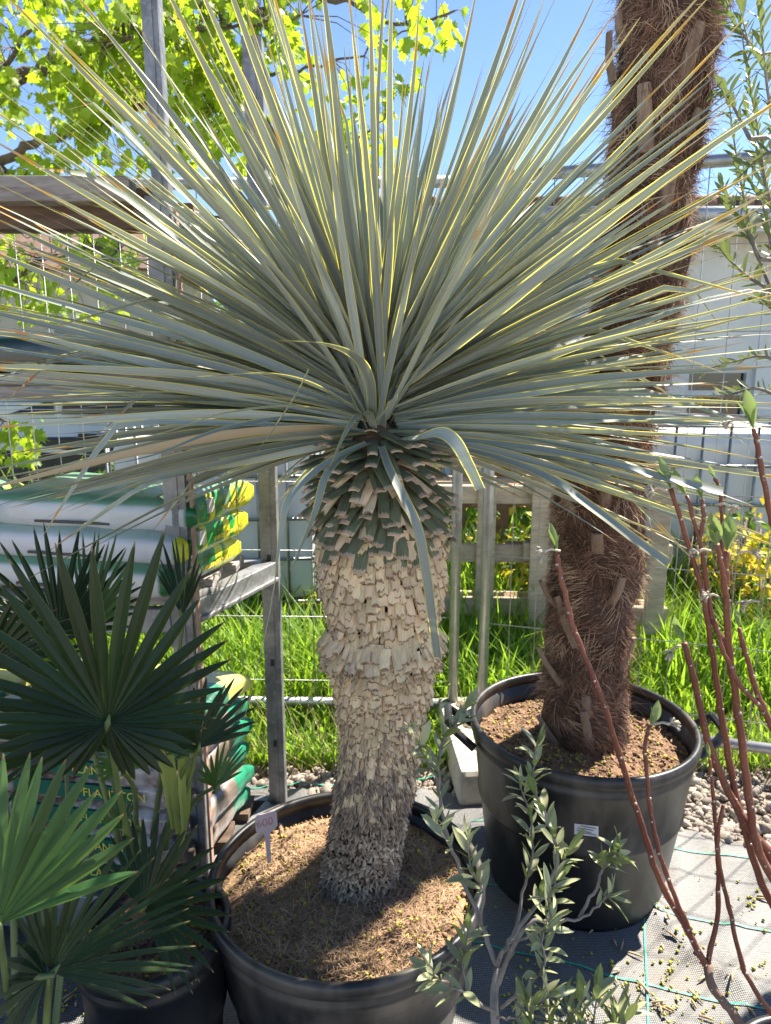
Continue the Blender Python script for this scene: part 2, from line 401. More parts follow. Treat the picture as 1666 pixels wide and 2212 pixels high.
def foot(label, x, y, a):
    t = thing('concrete_block', label, 'concrete block', (x, y, 0), 'concrete feet of the mesh fence'); rot = Matrix.Rotation(a, 3, 'Z')
    MB().box((x, y, .062), (.21, .64, .124), rot, .9).build('block', M_conc, t, smooth=False, bevel=.02)
    for k in (-.13, .03, .2):
        p = rot @ Vector((0, k, 0)); MB().tube([(x + p.x, y + p.y, .1), (x + p.x, y + p.y, .1275)], .028, 12).build('socket', M_soil, t, smooth=False)
foot('cream concrete fence foot between the two pots', .335, 2.52, R(4))
foot('cream concrete fence foot at the far right end of the fence', 3.7, 1.75, R(15))

# ---------------------------------------------------------------- pallets behind the fence
M_wood = mat('weathered_wood', (.52, .43, .32), (.40, .33, .24), 5, .85, .35, 60, .003, stretch=(1, 1, 5), var=.22, c3=(.22, .17, .13), scale3=18, amount3=.5)
M_wood2 = mat('brown_wood', (.26, .16, .09), (.20, .12, .07), 5, .85, .35, 60, .003, stretch=(1, 1, 5), var=.2)
def pallet(label, M, n=6, W=1.2, H=.8, m=M_wood):
    t = thing('wooden_pallet', label, 'pallet', M.translation, 'wooden pallets behind the fence')
    def board(c, s, name='board', mm=m):
        me = MB().box(c, s).mesh(name, mm, False); o = obj(name, me, t, M); b = o.modifiers.new('bevel', 'BEVEL'); b.width = .004; b.segments = 1
    for i in range(n): board((-W / 2 + .07 + i * (W - .14) / (n - 1) + rnd(-.01, .01), 0, H / 2), (rnd(.075, .105), .022, H))
    for z in (.09, H / 2, H - .07):
        board((0, .033, z), (W, .04, .09), 'stringer')
    for z in (.09, H - .07):
        board((0, .12, z), (W, .022, .1), 'board')
    for z in (.09, H / 2, H - .07):
        for x in (-W / 2 + .07, 0, W / 2 - .07): board((x, .082, z), (.1, .055, .09), 'block', M_wood2)
p1 = at(1130, 1200, 3.35); p2 = at(1385, 1200, 3.1)
pallet('weathered pallet standing upright left of the palm trunk', TRS((p1.x - .02, 3.4, .22), Matrix.Rotation(R(-3), 3, 'Z')), 4, 1.05, .74)
pallet('weathered pallet standing upright right of the palm trunk', TRS((p2.x - .12, 3.34, .2), Matrix.Rotation(R(-4), 3, 'Z')), 4, .72, .82)
pallet('brown pallet standing at the back of the compost bay', TRS((p1.x + .2, 4.4, .2), Matrix.Rotation(R(2), 3, 'Z')), 6, 1.5, .95, M_wood2)
pallet('pallet laid flat as a lid over the compost bay', TRS((p1.x + .12, 3.56, 1.05), Matrix.Rotation(R(-3), 3, 'Z') @ Matrix.Rotation(R(-90), 3, 'X')), 6, 1.25, .8)

# ---------------------------------------------------------------- caged water tanks
M_tank = mat('tank_plastic', (.62, .66, .70), (.54, .58, .63), 2, .35, .1, 20, trans=.15)
M_cage = mat('cage_tube', (.25, .26, .28), (.18, .19, .2), 8, .4, metal=.7)
def ibc(label, x, y, rz):
    t = thing('water_tank', label, 'water tank', (x, y, 0), 'caged plastic water tanks'); rot = Matrix.Rotation(rz, 3, 'Z')
    def P(a, b, c): v = rot @ Vector((a, b, 0)); return (x + v.x, y + v.y, c)
    MB().box((x, y, .66), (1.12, .92, .96), rot).build('tank', M_tank, t, bevel=.09, smooth=False)
    MB().tube([P(0, 0, 1.14), P(0, 0, 1.2)], .11, 16).build('lid', M_cage, t)
    b = MB()
    for k in (-.5, 0, .5): b.box(P(k, 0, .09), (.13, .95, .1), rot)
    b.box(P(0, 0, .16), (1.16, .96, .035), rot); b.build('pallet_base', M_wood2, t, smooth=False)
    vt = MB().tube([(0, 0, .18), (0, 0, 1.16)], .009, 6).mesh('cage_bar', M_cage)
    for s in (-1, 1):
        for k in range(8): obj('cage_bar', vt, t, TRS(P(-.56 + k * .16, s * .49, 0)))
        for k in range(5): obj('cage_bar', vt, t, TRS(P(s * .59, -.36 + k * .18, 0)))
    for z in (.2, .45, .68, .92, 1.16):
        c = [P(-.59, -.5, z), P(.59, -.5, z), P(.59, .5, z), P(-.59, .5, z), P(-.59, -.5, z)]
        MB().tube(c, .01, 6).build('cage_ring', M_cage, t)
ibc('white caged water tank behind the stacked green bags', -.98, 4.3, R(4))
ibc('white caged water tank at the right beside the yellow shrub', 2.05, 4.75, R(-5))

# ---------------------------------------------------------------- parked car at the far left
M_paint = mat('pale_car_paint', (.60, .63, .68), (.58, .61, .66), 2, .25, spec=.6); M_black = mat('black_plastic', (.018, .018, .02), (.03, .03, .032), 8, .5)
M_tyre = mat('tyre', (.02, .02, .02), (.03, .03, .03), 9, .8); M_lamp = mat('headlamp', (.7, .72, .75), (.6, .62, .66), 9, .1, spec=.8); M_rim = mat('alloy', (.45, .46, .48), None, 9, .35, metal=.8)
car = thing('parked_car', 'pale silver car with black lower body parked beyond the fence', 'car', (-3.4, 6.2, 0)); cx0, cy0 = -3.2, 6.3
prof = [(-2.0, .42), (-2.02, .75), (-1.85, .98), (-1.0, 1.05), (-.35, 1.45), (.9, 1.47), (1.55, 1.08), (2.0, 1.0), (2.05, .45)]
def extr(prof, y0, y1, ox=cx0, ins=0.0):
    n = len(prof); vs = [(ox + a, y0 + (ins if b > 1.07 else 0), b) for a, b in prof] + [(ox + a, y1 - (ins if b > 1.07 else 0), b) for a, b in prof]
    return vs, [tuple(range(n)), tuple(reversed(range(n, 2 * n)))] + [(i, i + n, (i + 1) % n + n, (i + 1) % n) for i in range(n)]
m_ = MB(); m_.add(*extr(prof, cy0, cy0 + 1.75, ins=.16)); m_.build('body', M_paint, car, bevel=.06, smooth=False)
m_ = MB(); m_.add(*extr([(-2.03, .22), (-2.05, .9), (2.08, .9), (2.06, .22)], cy0 - .012, cy0 + 1.762)); m_.build('lower_trim', M_black, car, smooth=False, bevel=.02)
for pr in ([(-.85, 1.10), (-.32, 1.38), (.22, 1.39), (.22, 1.10)], [(.3, 1.10), (.3, 1.39), (.85, 1.39), (1.35, 1.10)]):
    m_ = MB(); m_.add([(cx0 + a, cy0 + .05 + (b - 1.1) * .32 + .0, b) for a, b in pr] + [(cx0 + a, cy0 + .12 + (b - 1.1) * .32, b) for a, b in pr], [(0, 1, 2, 3), (7, 6, 5, 4)] + [(i, i + 4, (i + 1) % 4 + 4, (i + 1) % 4) for i in range(4)])
    m_.build('side_window', M_glass, car, smooth=False)
for wx in (-1.3, 1.35):
    w = MB().tube([(cx0 + wx, cy0 - .03, .31), (cx0 + wx, cy0 + .2, .31)], .31, 24).build('wheel', M_tyre, car, smooth=False); MB().tube([(cx0 + wx, cy0 - .04, .31), (cx0 + wx, cy0 + .0, .31)], .2, 18).build('rim', M_rim, w, smooth=False)
    w = MB().tube([(cx0 + wx, cy0 + 1.55, .31), (cx0 + wx, cy0 + 1.78, .31)], .31, 24).build('wheel', M_tyre, car, smooth=False)
MB().box((cx0 + 2.02, cy0 + .2, .8), (.12, .36, .14)).build('headlight', M_lamp, car, bevel=.03, smooth=False)
MB().box((cx0 - 2.0, cy0 + .2, .8), (.12, .3, .16)).build('tail_light', mat('red_lamp', (.3, .01, .01), None, 9, .2), car, bevel=.03, smooth=False)
MB().box((cx0 + .55, cy0 - .015, .92), (.18, .03, .03)).build('door_handle', M_black, car, bevel=.008, smooth=False)
# ================================================================ STEEL RACK WITH BAGS
RX, RF, RB = -.475, 1.62, 2.04            # right side line, front and back distance
RXB = -.345
M_rack = mat('rack_steel', (.30, .30, .305), (.19, .19, .195), 16, .5, .15, 50, metal=.55, c3=(.40, .40, .405), scale3=60, amount3=.6)
M_rust = mat('rust_red_strip', (.42, .27, .21), (.34, .20, .15), 20, .75)
M_board = mat('grey_board', (.36, .33, .30), (.24, .21, .19), 8, .9, .4, 50, .003, stretch=(1, 6, 6), c3=(.13, .11, .10), scale3=20, amount3=.6, var=.15)
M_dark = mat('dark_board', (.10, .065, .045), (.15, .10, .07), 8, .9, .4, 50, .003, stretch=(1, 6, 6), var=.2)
rack = thing('storage_rack', 'galvanised steel storage rack with wooden shelf boards holding stacked bags', 'rack', (-1.2, 1.8, 0))
def sidex(y): return RX + (RXB - RX) * (y - RF) / (RB - RF)
def channel(x, y, z0, z1, w=.046, d=.04, th=.004, name='post'):
    m_ = MB()
    m_.box((x, y - d / 2, (z0 + z1) / 2), (w, th, z1 - z0)); 
    for s in (-1, 1): m_.box((x + s * (w / 2 - th / 2), y + .002, (z0 + z1) / 2), (th, d - .004, z1 - z0))
    m_.box((x, y - d / 2 - .003, (z0 + z1) / 2), (w * .3, .004, z1 - z0 - .01))
    for s in (-1, 1): m_.box((x + s * (w / 2 - .007), y + d / 2 + .002, (z0 + z1) / 2), (.014, th, z1 - z0))
    return m_.build(name, M_rack, rack, smooth=False)
LX = -2.6
po = channel(RX - .012, RF, .02, 1.86, .05)
MB().box((RX + .024, RF - .008, .98), (.006, .02, 1.72)).build('rust_strip', M_rust, po, smooth=False)
channel(RX - .006, RF + .006, 1.84, 2.75, .034, .03, name='post_extension')
channel(RXB, RB, .02, 2.34, .05)
channel(LX, RF, .02, 2.75); channel(LX, RB + .1, .02, 2.34)
for (x, y) in ((RX - .012, RF), (RXB, RB)): MB().box((x, y, .012), (.11, .09, .024)).build('foot_plate', M_rack, rack, smooth=False, bevel=.004)
h = MB()
for z in (.35, .62, .95, 1.35, 1.62): h.box((RXB - .0, RB - .0245, z), (.012, .003, .022))
h.build('slot', M_black, rack, smooth=False)
def side_rail(z, hgt=.06, wid=.05, name='side_rail'):
    a = Vector((RX - .012, RF + .03, z)); b = Vector((RXB, RB - .03, z)); d = b - a; rot = Matrix.Rotation(math.atan2(d.y, d.x) - R(90), 3, 'Z')
    m_ = MB(); m_.box((a + b) / 2, (wid, d.length, hgt), rot); off = rot @ Vector((wid / 2 + .006, 0, 0))
    m_.box((a + b) / 2 + off + Vector((0, 0, -hgt / 2 + .006)), (.012, d.length - .01, .012), rot); m_.build(name, M_rack, rack, smooth=False, bevel=.003)
side_rail(.10, .09, .085); side_rail(.915, .055); side_rail(1.44, .05); side_rail(1.83, .05)
for z, hh, bm_ in ((.10, .09, M_rack), (.905, .06, M_rack), (1.447, .03, M_board), (1.822, .055, M_dark)):
    for yy, xr in ((RF + .0, RX - .04), (RB + .0, RXB - .03))[:1 if z > 1.8 else 2]:
        MB().box(((LX + xr) / 2, yy + (.0 if yy < 1.9 else .0), z), (xr - LX, .03, hh)).build('cross_beam', bm_, rack, smooth=False, bevel=.003)
def boards(z, m, ys, th=.024, xr=-.40, nm='shelf_board'):
    for y, w in ys:
        x1 = sidex(y) - .045 + rnd(-.012, .012)
        MB().box(((LX + x1) / 2, y, z), (x1 - LX, w, th)).build(nm, m, rack, smooth=False, bevel=.003)
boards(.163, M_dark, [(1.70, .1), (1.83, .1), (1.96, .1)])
boards(.952, M_board, [(1.68, .12), (1.82, .12), (1.95, .11)])
boards(1.478, M_board, [(1.68, .12), (1.82, .12), (1.95, .11)])
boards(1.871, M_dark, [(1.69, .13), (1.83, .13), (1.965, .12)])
MB().box((-1.58, RF - .04, 1.865), (2.1, .05, .05)).build('weathered_plank', M_board, rack, smooth=False, bevel=.004)

# ---------------------------------------------------------------- bags
def bag_material(name, base, print1, print2, band, lo, hi, endcol=None, beads=None, rough=.28):
    m, nt, n, l, b = _new(name)
    v = coords(n, l); sx = n.new('ShaderNodeSeparateXYZ'); l.new(v, sx.inputs[0])
    col = None
    if beads:
        vo = n.new('ShaderNodeTexVoronoi'); vo.inputs['Scale'].default_value = 55; l.new(v, vo.inputs[0])
        col = mixc(n, l, ramp(n, l, vo.outputs['Distance'], .1, .6), beads, tuple(c * .35 for c in beads))
        col = mixc(n, l, fmath(n, l, 'MULTIPLY', ramp(n, l, noise_node(n, l, v, 12, 3), .45, .7), .55), col, base)
    else:
        col = mixc(n, l, ramp(n, l, noise_node(n, l, v, 4, 4), .3, .7), base, tuple(c * .88 for c in base))
    # printed panel on top and on the end of the bag
    w = n.new('ShaderNodeTexWave'); w.bands_direction = 'Y'; w.inputs['Scale'].default_value = band; w.inputs['Distortion'].default_value = 1.2; w.inputs['Detail'].default_value = 1; l.new(v, w.inputs[0])
    w2 = n.new('ShaderNodeTexWave'); w2.bands_direction = 'Z'; w2.inputs['Scale'].default_value = band * 2; w2.inputs['Distortion'].default_value = 1.0; l.new(v, w2.inputs[0])
    pr = mixc(n, l, fmath(n, l, 'MULTIPLY', ramp(n, l, fmath(n, l, 'SINE', fmath(n, l, 'MULTIPLY', sx.outputs[1], 62.0)), .1, .4), .65), print1, tuple(c * .3 for c in print1))
    pr = mixc(n, l, ramp(n, l, fmath(n, l, 'MAXIMUM', w.outputs['Fac'], fmath(n, l, 'MULTIPLY', w2.outputs['Fac'], .8)), .84, .9), pr, print2)
    pr = mixc(n, l, ramp(n, l, fmath(n, l, 'ADD', sx.outputs[1], fmath(n, l, 'MULTIPLY', noise_node(n, l, v, 9, 2), .08)), .135, .15), pr, print2)
    e = ramp(n, l, sx.outputs[0], lo, lo + .012)
    top = fmath(n, l, 'MULTIPLY', ramp(n, l, sx.outputs[2], .02, .03), hi)
    col = mixc(n, l, top, col, print1)
    col = mixc(n, l, e, col, pr)
    l.new(col, b.inputs['Base Color']); b.inputs['Roughness'].default_value = rough
    bumpn(n, l, b, noise_node(n, l, v, 14, 3), .5, .012)
    b.inputs['Coat Weight'].default_value = .15
    return m
def bag(label, c, size, rz, m, group, seed, cat='bag'):
    random.seed(seed); L, W, H = size; nx, ny = 22, 14; o = rvec(30)
    vs = []; fs = []
    def hgt(u, v): return (max(0, 1 - abs(u) ** 9)) ** .5 * (max(0, 1 - abs(v) ** 6)) ** .45
    for s in (1, -1):
        for j in range(ny + 1):
            for i in range(nx + 1):
                u = -1 + 2 * i / nx; v = -1 + 2 * j / ny
                u2 = math.sin(u * math.pi / 2); v2 = math.sin(v * math.pi / 2)
                k = hgt(u2, v2); wr = noise.noise(Vector((u2 * 3, v2 * 2.5, s)) + o) * .10 + noise.noise(Vector((u2 * 9, v2 * 6, s * 3)) + o) * .06
                z = s * H / 2 * ((.30 + .70 * k) * (1 + wr * (1.1 if s > 0 else .3)))
                pin = 1 - .06 * (1 - abs(v2)) * (abs(u2) ** 6)
                vs.append((u2 * L / 2 * pin + noise.noise(Vector((0, v2 * 4, 3)) + o) * .012 * abs(u2), v2 * W / 2 * (1 - .05 * abs(u2) ** 8) + noise.noise(Vector((u2 * 4, 0, 9)) + o) * .01 * abs(v2), z))
    nn = (nx + 1) * (ny + 1)
    for j in range(ny):
        for i in range(nx):
            a = j * (nx + 1) + i; fs.append((a, a + 1, a + nx + 2, a + nx + 1)); fs.append((nn + a, nn + a + nx + 1, nn + a + nx + 2, nn + a + 1))
    ring = [i for i in range(nx)] + [j * (nx + 1) + nx for j in range(ny)] + [ny * (nx + 1) + i for i in range(nx, 0, -1)] + [j * (nx + 1) for j in range(ny, 0, -1)]
    for a, b in zip(ring, ring[1:] + ring[:1]): fs.append((a, nn + a, nn + b, b))
    me = MB().add(vs, fs).mesh('bag', m)
    bm = bmesh.new(); bm.from_mesh(me); bmesh.ops.remove_doubles(bm, verts=bm.verts, dist=.0004); bm.to_mesh(me); bm.free()
    me.polygons.foreach_set('use_smooth', [True] * len(me.polygons))
    t = thing('soil_bag', label, cat, c, group); M = TRS(c, Matrix.Rotation(rz, 3, 'Z')); obj('sack', me, t, M)
    return t, M
M_up = bag_material('white_bag_green_end', (.62, .63, .66), (.02, .30, .06), (.62, .62, .03), 2.6, .262, .35)
M_up2 = bag_material('pale_green_bag', (.60, .62, .62), (.02, .24, .07), (.55, .58, .04), 2.2, .262, .75)
M_txt_y = mat('yellow_print', (.75, .62, .08), None, 9, .4); M_txt_k = mat('black_print', (.02, .02, .02), None, 9, .4); M_wht = mat('white_print', (.75, .75, .75), None, 9, .5)
def bar(M, parent, p, s, m, name):
    obj(name, MB().box(p, s).mesh(name, m, False), parent, M)
layers = ['bottom', 'middle', 'top']
for col_, (bx, who) in enumerate(((-.735, 'right-hand upper-shelf stack'), (-1.36, 'left-hand upper-shelf stack'))):
    for k in range(3):
        t, M = bag('white bag with green printed end, %s of the %s' % (layers[k], who), (bx + rnd(-.01, .012) + .02 * k, 1.815 + .012 * k, 1.008 + k * .076), (.58, .40, .098), R(rnd(-2, 2) - 13), (M_up, M_up2)[(k + 1) % 2], 'bags on the upper shelf', 50 + k + 10 * col_)
        if col_ == 0:
            bar(M, t, (.281, -.09, .012), (.014, .03, .034), M_wht, 'barcode_patch')
            pb = MB(); xx = -.04
            while xx < .13: w_ = rnd(.003, .008); pb.box((.293, xx + w_ / 2, -.004 + rnd(-.001, .001)), (.002, w_, rnd(.007, .012))); xx += w_ + .0022 + (.005 if random.random() < .15 else 0)
            obj('small_print', pb.mesh('small_print', M_txt_y, False), t, M)
            bar(M, t, (-.02, -.2, -.02), (.2, .008, .006), M_txt_k, 'printed_line')
M_cl = bag_material('clay_bead_bag', (.62, .60, .60), (.20, .15, .12), (.02, .22, .12), 1.4, .27, .0, beads=(.30, .19, .14), rough=.2)
M_gr = bag_material('green_and_yellow_bag', (.36, .33, .30), (.05, .22, .14), (.60, .55, .15), 1.5, .0, .35, rough=.25)
M_strip = mat('green_label_strip', (.012, .10, .06), (.015, .12, .07), 9, .35)
nm = ['bottom', 'second from the bottom', 'third from the bottom', 'fourth from the bottom', 'fifth from the bottom', 'sixth from the bottom']
for col_, (bx, who) in enumerate(((-.74, 'right-hand stack'), (-1.37, 'left-hand stack'))):
    for k in range(6):
        if k == 5: lab, mm = 'green and yellow printed bag topping the lower %s' % who, M_gr
        else: lab, mm = 'clear bag of brown clay beads, %s of the lower %s' % (nm[k], who), M_cl
        t, M = bag(lab, (bx + rnd(-.015, .015), 1.815 + rnd(-.01, .01), .222 + k * .074), (.60, .42, .09), R(rnd(-2, 2) - 12), mm, 'bags on the lower shelf', 90 + k + 10 * col_)
        if k < 5:
            bar(M, t, (-.02, -.208, .004), (.34, .012, .042), M_strip, 'label_strip')
            tx = text_mesh('PFLANZTON', .033, M_txt_y); obj('lettering', tx, t, M @ TRS((.085, -.2155, .004), Matrix(((1, 0, 0), (0, 0, -1), (0, 1, 0)))))
        else:
            bar(M, t, (.10, -.2, .012), (.12, .02, .03), mat('blue_print', (.05, .14, .42), None, 9, .4), 'blue_label'); bar(M, t, (.19, -.2, .012), (.05, .02, .03), mat('red_print', (.5, .02, .03), None, 9, .4), 'red_label')
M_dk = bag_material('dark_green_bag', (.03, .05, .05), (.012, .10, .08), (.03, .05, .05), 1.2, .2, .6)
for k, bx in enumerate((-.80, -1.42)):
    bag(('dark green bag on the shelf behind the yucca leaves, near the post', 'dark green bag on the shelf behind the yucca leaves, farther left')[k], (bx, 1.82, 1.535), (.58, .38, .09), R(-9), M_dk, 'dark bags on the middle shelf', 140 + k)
random.seed(21)
# ================================================================ POTS
M_pot = mat('black_pot_plastic', (.011, .0115, .013), (.018, .018, .019), 5, .42, .12, 120, .001, c3=(.12, .10, .08), scale3=6, amount3=.75, spec=.5, stretch=(1, 1, .45), rvar=.12)
M_peat = mat('peat', (.15, .085, .05), (.24, .14, .08), 22, .95, 1.0, 90, .01, c3=(.07, .04, .025), scale3=35, amount3=.7)
M_fibre = mat('coco_fibre', (.42, .28, .17), (.30, .19, .11), 30, .9, var=.35)
M_flower = mat('fallen_maple_flower', (.55, .50, .06), (.42, .40, .05), 40, .7, var=.3, trans=.2)
M_bark = mat('bark_bits', (.20, .12, .07), (.30, .19, .11), 30, .9, var=.35)
def scatter_bits(mb, fn, n, s0, s1):
    for _ in range(n):
        p = fn(); s = rnd(s0, s1); a = rvec().normalized(); q = Quaternion(a, rnd(0, 6)).to_matrix()
        v = [q @ Vector(x) * s + p for x in ((1, 0, 0), (-.5, .8, .1), (-.5, -.8, .1), (.1, 0, .9), (0, .1, -.7))]
        mb.add(v, [(0, 1, 3), (1, 2, 3), (2, 0, 3), (1, 0, 4), (2, 1, 4), (0, 2, 4)])
def pot(name, label, c, rim, base, hgt, soil, group, handles=(), fibres=0, flowers=0, bits=0, mound=.0, soilmat=None, lip=.03):
    c = Vector(c); t = thing(name, label, 'plant pot', c, group)
    MB().lathe([(.001, .012), (base - .02, .012), (base, .0), (base + .004, .02), (base + (rim - base) * .5 - .001, hgt * .5), (base + (rim - base) * .5 + .0045, hgt * .515), (base + (rim - base) * .53 + .0045, hgt * .535), (base + (rim - base) * .54, hgt * .55), (rim - .015, hgt - .07), (rim - .009, hgt - .062), (rim - .009, hgt - .052), (rim - .013, hgt - .046), (rim - .012, hgt - .035), (rim - .010, hgt - .026), (rim - .017, hgt - .026), (rim - .020, hgt - .1), (base - .006, .03), (.001, .03)], c, 72).build('body', M_pot, t)
    MB().lathe([(rim - .0175, hgt - .032), (rim - .008, hgt - .034), (rim - .001, hgt - .030), (rim, hgt - .018), (rim - .001, hgt - .005), (rim - .006, hgt), (rim - .014, hgt), (rim - .019, hgt - .005)], c, 80, closed=True).build('rim', M_pot, t)
    zs = hgt - soil; rs = base + (rim - base) * zs / hgt - .012
    o = rvec(20)
    def sz(x, y):
        r_ = math.hypot(x, y) / rs
        return zs + mound * (1 - r_ * r_) + .018 * noise.noise(Vector((x * 14, y * 14, 0)) + o) + .010 * noise.noise(Vector((x * 40, y * 40, 0)) + o)
    mb = MB(); nr, na = 22, 64; mb.v.append(tuple(c + Vector((0, 0, sz(0, 0))))); mb.uv.append((0, 0))
    for i in range(1, nr + 1):
        for j in range(na):
            g_ = 6.28318 * j / na; x = rs * i / nr * math.cos(g_); y = rs * i / nr * math.sin(g_)
            mb.v.append(tuple(c + Vector((x, y, sz(x, y))))); mb.uv.append((0, 0))
    for j in range(na): mb.f.append((0, 1 + j, 1 + (j + 1) % na))
    for i in range(nr - 1):
        for j in range(na):
            a = 1 + i * na + j; b = 1 + i * na + (j + 1) % na; mb.f.append((a, a + na, b + na, b))
    so = mb.build('potting_soil', soilmat or M_peat, t)
    def sp():
        r_ = rs * math.sqrt(random.random()); g_ = rnd(0, 6.283); x, y = r_ * math.cos(g_), r_ * math.sin(g_); return c + Vector((x, y, sz(x, y)))
    if fibres:
        mb = MB()
        for _ in range(fibres):
            p = sp(); p = c + Vector(((p.x - c.x) * .86, (p.y - c.y) * .86, 0)); p.z = c.z + sz(p.x - c.x, p.y - c.y) + rnd(0, .006); d = Vector((rnd(-1, 1), rnd(-1, 1), rnd(.0, .45))).normalized(); s = d.cross(Vector((0, 0, 1))).normalized() * rnd(.0004, .0009); L = rnd(.012, .045)
            q = p + d * L * .5 + rvec(.004); r_ = p + d * L + Vector((0, 0, -L * .3)) + rvec(.006)
            mb.add([p - s, p + s, q + s, q - s, r_], [(0, 1, 2, 3), (3, 2, 4)])
        tag(mb.build('fibre', M_fibre, so), kind='stuff')
    if flowers:
        mb = MB(); cl = [sp() for _ in range(max(4, flowers // 9))]
        def fp():
            q = random.choice(cl) + Vector((random.gauss(0, .035), random.gauss(0, .035), 0)); d = q - c
            if math.hypot(d.x, d.y) > rs * .96 or random.random() < .35: q = sp(); d = q - c
            return Vector((q.x, q.y, c.z + sz(d.x, d.y) + .004))
        scatter_bits(mb, fp, flowers, .0028, .0072)
        tag(mb.build('fallen_flowers', M_flower, so), kind='stuff')
    if bits:
        mb = MB(); scatter_bits(mb, sp, bits, .004, .011); tag(mb.build('bark_bits', M_bark, so), kind='stuff')
    for a in handles:
        rot = Matrix.Rotation(a, 3, 'Z')
        def P(x, y, z): return c + rot @ Vector((x, y, z))
        x0 = rim - .01
        pts = [P(x0, -.075, hgt - .07), P(x0 + .05, -.06, hgt - .03), P(x0 + .075, -.045, hgt - .005), P(x0 + .075, .045, hgt - .005), P(x0 + .05, .06, hgt - .03), P(x0, .075, hgt - .07)]
        MB().tube(pts, .013, 6).build('handle', M_pot, t, smooth=False, bevel=.002)
    return t, sz
POT1 = Vector((-.085, 1.355, 0)); H1 = .425
pot1, soil1 = pot('plant_pot', 'large black plastic pot holding the yucca, in the centre foreground', POT1, .302, .225, H1, .055, 'black plastic plant pots', fibres=8500, flowers=520, bits=700, mound=.015, soilmat=mat('coir', (.24, .145, .08), (.40, .25, .145), 30, .95, 1.0, 90, .01, c3=(.16, .15, .055), scale3=9, amount3=.7))
POT2 = Vector((.575, 1.90, 0)); H2 = .50
pot2, soil2 = pot('plant_pot', 'large black pot with two handles holding the tall hairy palm', POT2, .325, .255, H2, .085, 'black plastic plant pots', handles=(R(176), R(-4)), fibres=900, flowers=420, bits=1400, mound=.03)
POT3 = Vector((-.475, 1.235, 0))
pot3, soil3 = pot('plant_pot', 'black pot in the shade under the fan palm leaves at the lower left', POT3, .158, .115, .40, .05, 'black plastic plant pots', flowers=150, bits=500)
POT4 = Vector((-.50, .865, 0))
pot4, soil4 = pot('plant_pot', 'small black pot whose rim just shows at the bottom left', POT4, .115, .085, .34, .05, 'black plastic plant pots', flowers=20, bits=200)
POT5 = Vector((.20, .80, 0))
pot5, soil5 = pot('plant_pot', 'small black pot below the olive sapling at the bottom edge', POT5, .13, .10, .27, .05, 'black plastic plant pots', bits=200)
POT6 = Vector((.80, 1.04, 0))
pot6, soil6 = pot('plant_pot', 'black pot below the red stemmed shrub at the bottom right', POT6, .16, .12, .22, .05, 'black plastic plant pots', bits=200)

# price tags, sticker
M_tag = mat('price_tag_plastic', (.74, .62, .65), (.70, .58, .61), 9, .4, trans=.2); M_tag2 = mat('pink_tag_plastic', (.72, .50, .50), (.66, .46, .47), 9, .4, trans=.2); M_red = mat('red_ink', (.62, .05, .06), None, 9, .5); M_pink_ink = mat('faded_red_ink', (.62, .28, .28), None, 9, .5)
def marks(h, ink):
    b = MB()
    for _ in range(9): b.box((rnd(-.024, .024), rnd(-.008, .012), 0), (rnd(.002, .007), .0012, .0005), Matrix.Rotation(rnd(-.5, .5), 3, 'Z'))
    return b.mesh('faded_marks', ink, False)
def price_tag(label, c, w, h, stake, m, ink, txt, tilt, yaw):
    t = thing('price_tag', label, 'price tag', c, 'price tags')
    rot = Matrix.Rotation(yaw, 3, 'Z') @ Matrix.Rotation(tilt, 3, 'X')
    th = .0012; pr = [(-w / 2 + .006, 0), (-.012, 0), (-.006, -.008), (-.004, -stake), (.004, -stake), (.006, -.008), (.012, 0), (w / 2 - .006, 0), (w / 2, .006), (w / 2, h - .006), (w / 2 - .006, h), (-w / 2 + .006, h), (-w / 2, h - .006), (-w / 2, .006)]
    n = len(pr); M = TRS(c, rot)
    me = MB().add([(a, -th, b) for a, b in pr] + [(a, th, b) for a, b in pr], [tuple(range(n)), tuple(reversed(range(n, 2 * n)))] + [(i, i + n, (i + 1) % n + n, (i + 1) % n) for i in range(n)]).mesh('plate', m, False)
    obj('plate', me, t, M)
    lm_ = text_mesh(txt, h * .62, ink, .0003) if txt else marks(h, ink)
    obj('lettering' if txt else 'faded_marks', lm_, t, M @ TRS((-.004, -th - .0006, h / 2), Matrix(((1, 0, 0), (0, 0, -1), (0, 1, 0)))))
p = at(577, 1795, 1.42)
price_tag('white price tag lettered 600 in red, stuck in the yucca pot', (p.x, 1.42, p.z), .05, .042, .075, M_tag, M_pink_ink, '600', R(-8), R(24))
p = at(1203, 1706, 1.66)
price_tag('pink faded price tag at the front of the palm pot', (p.x, 1.66, p.z), .066, .042, .06, M_tag2, M_pink_ink, '', R(-6), R(8))
# printed sticker on the palm pot, following the wall
def on_pot(c, base, rim, hgt, px, py, off):
    r_ = ray(px, py); lo, hi = .5, 3.0
    best = None
    for k in range(4000):
        tt = .6 + k * .0006; q = CAM + r_ * tt
        rr = (base + (rim - base) * q.z / hgt if q.z < hgt * .5 else (base + rim) / 2 + ((rim - .012) - (base + rim) / 2) * (q.z - hgt * .5) / (hgt * .5 - .035)) + off
        if math.hypot(q.x - c.x, q.y - c.y) <= rr: return q
    return CAM + r_ * 1.8
def patch(name, m, x0, x1, y0, y1, off, parent, nx=6):
    vs = []; fs = []
    for j, py in enumerate((y1, y0)):
        for i in range(nx + 1): vs.append(on_pot(POT2, .255, .325, H2, x0 + (x1 - x0) * i / nx, py + (i / nx) * 6, off))
    for i in range(nx): fs.append((i, i + 1, nx + 2 + i, nx + 1 + i))
    return MB().add(vs, fs).build(name, m, parent)
st = patch('sticker', mat('sticker_paper', (.66, .65, .64), (.6, .59, .58), 9, .6), 1241, 1293, 1779, 1802, .002, pot2)
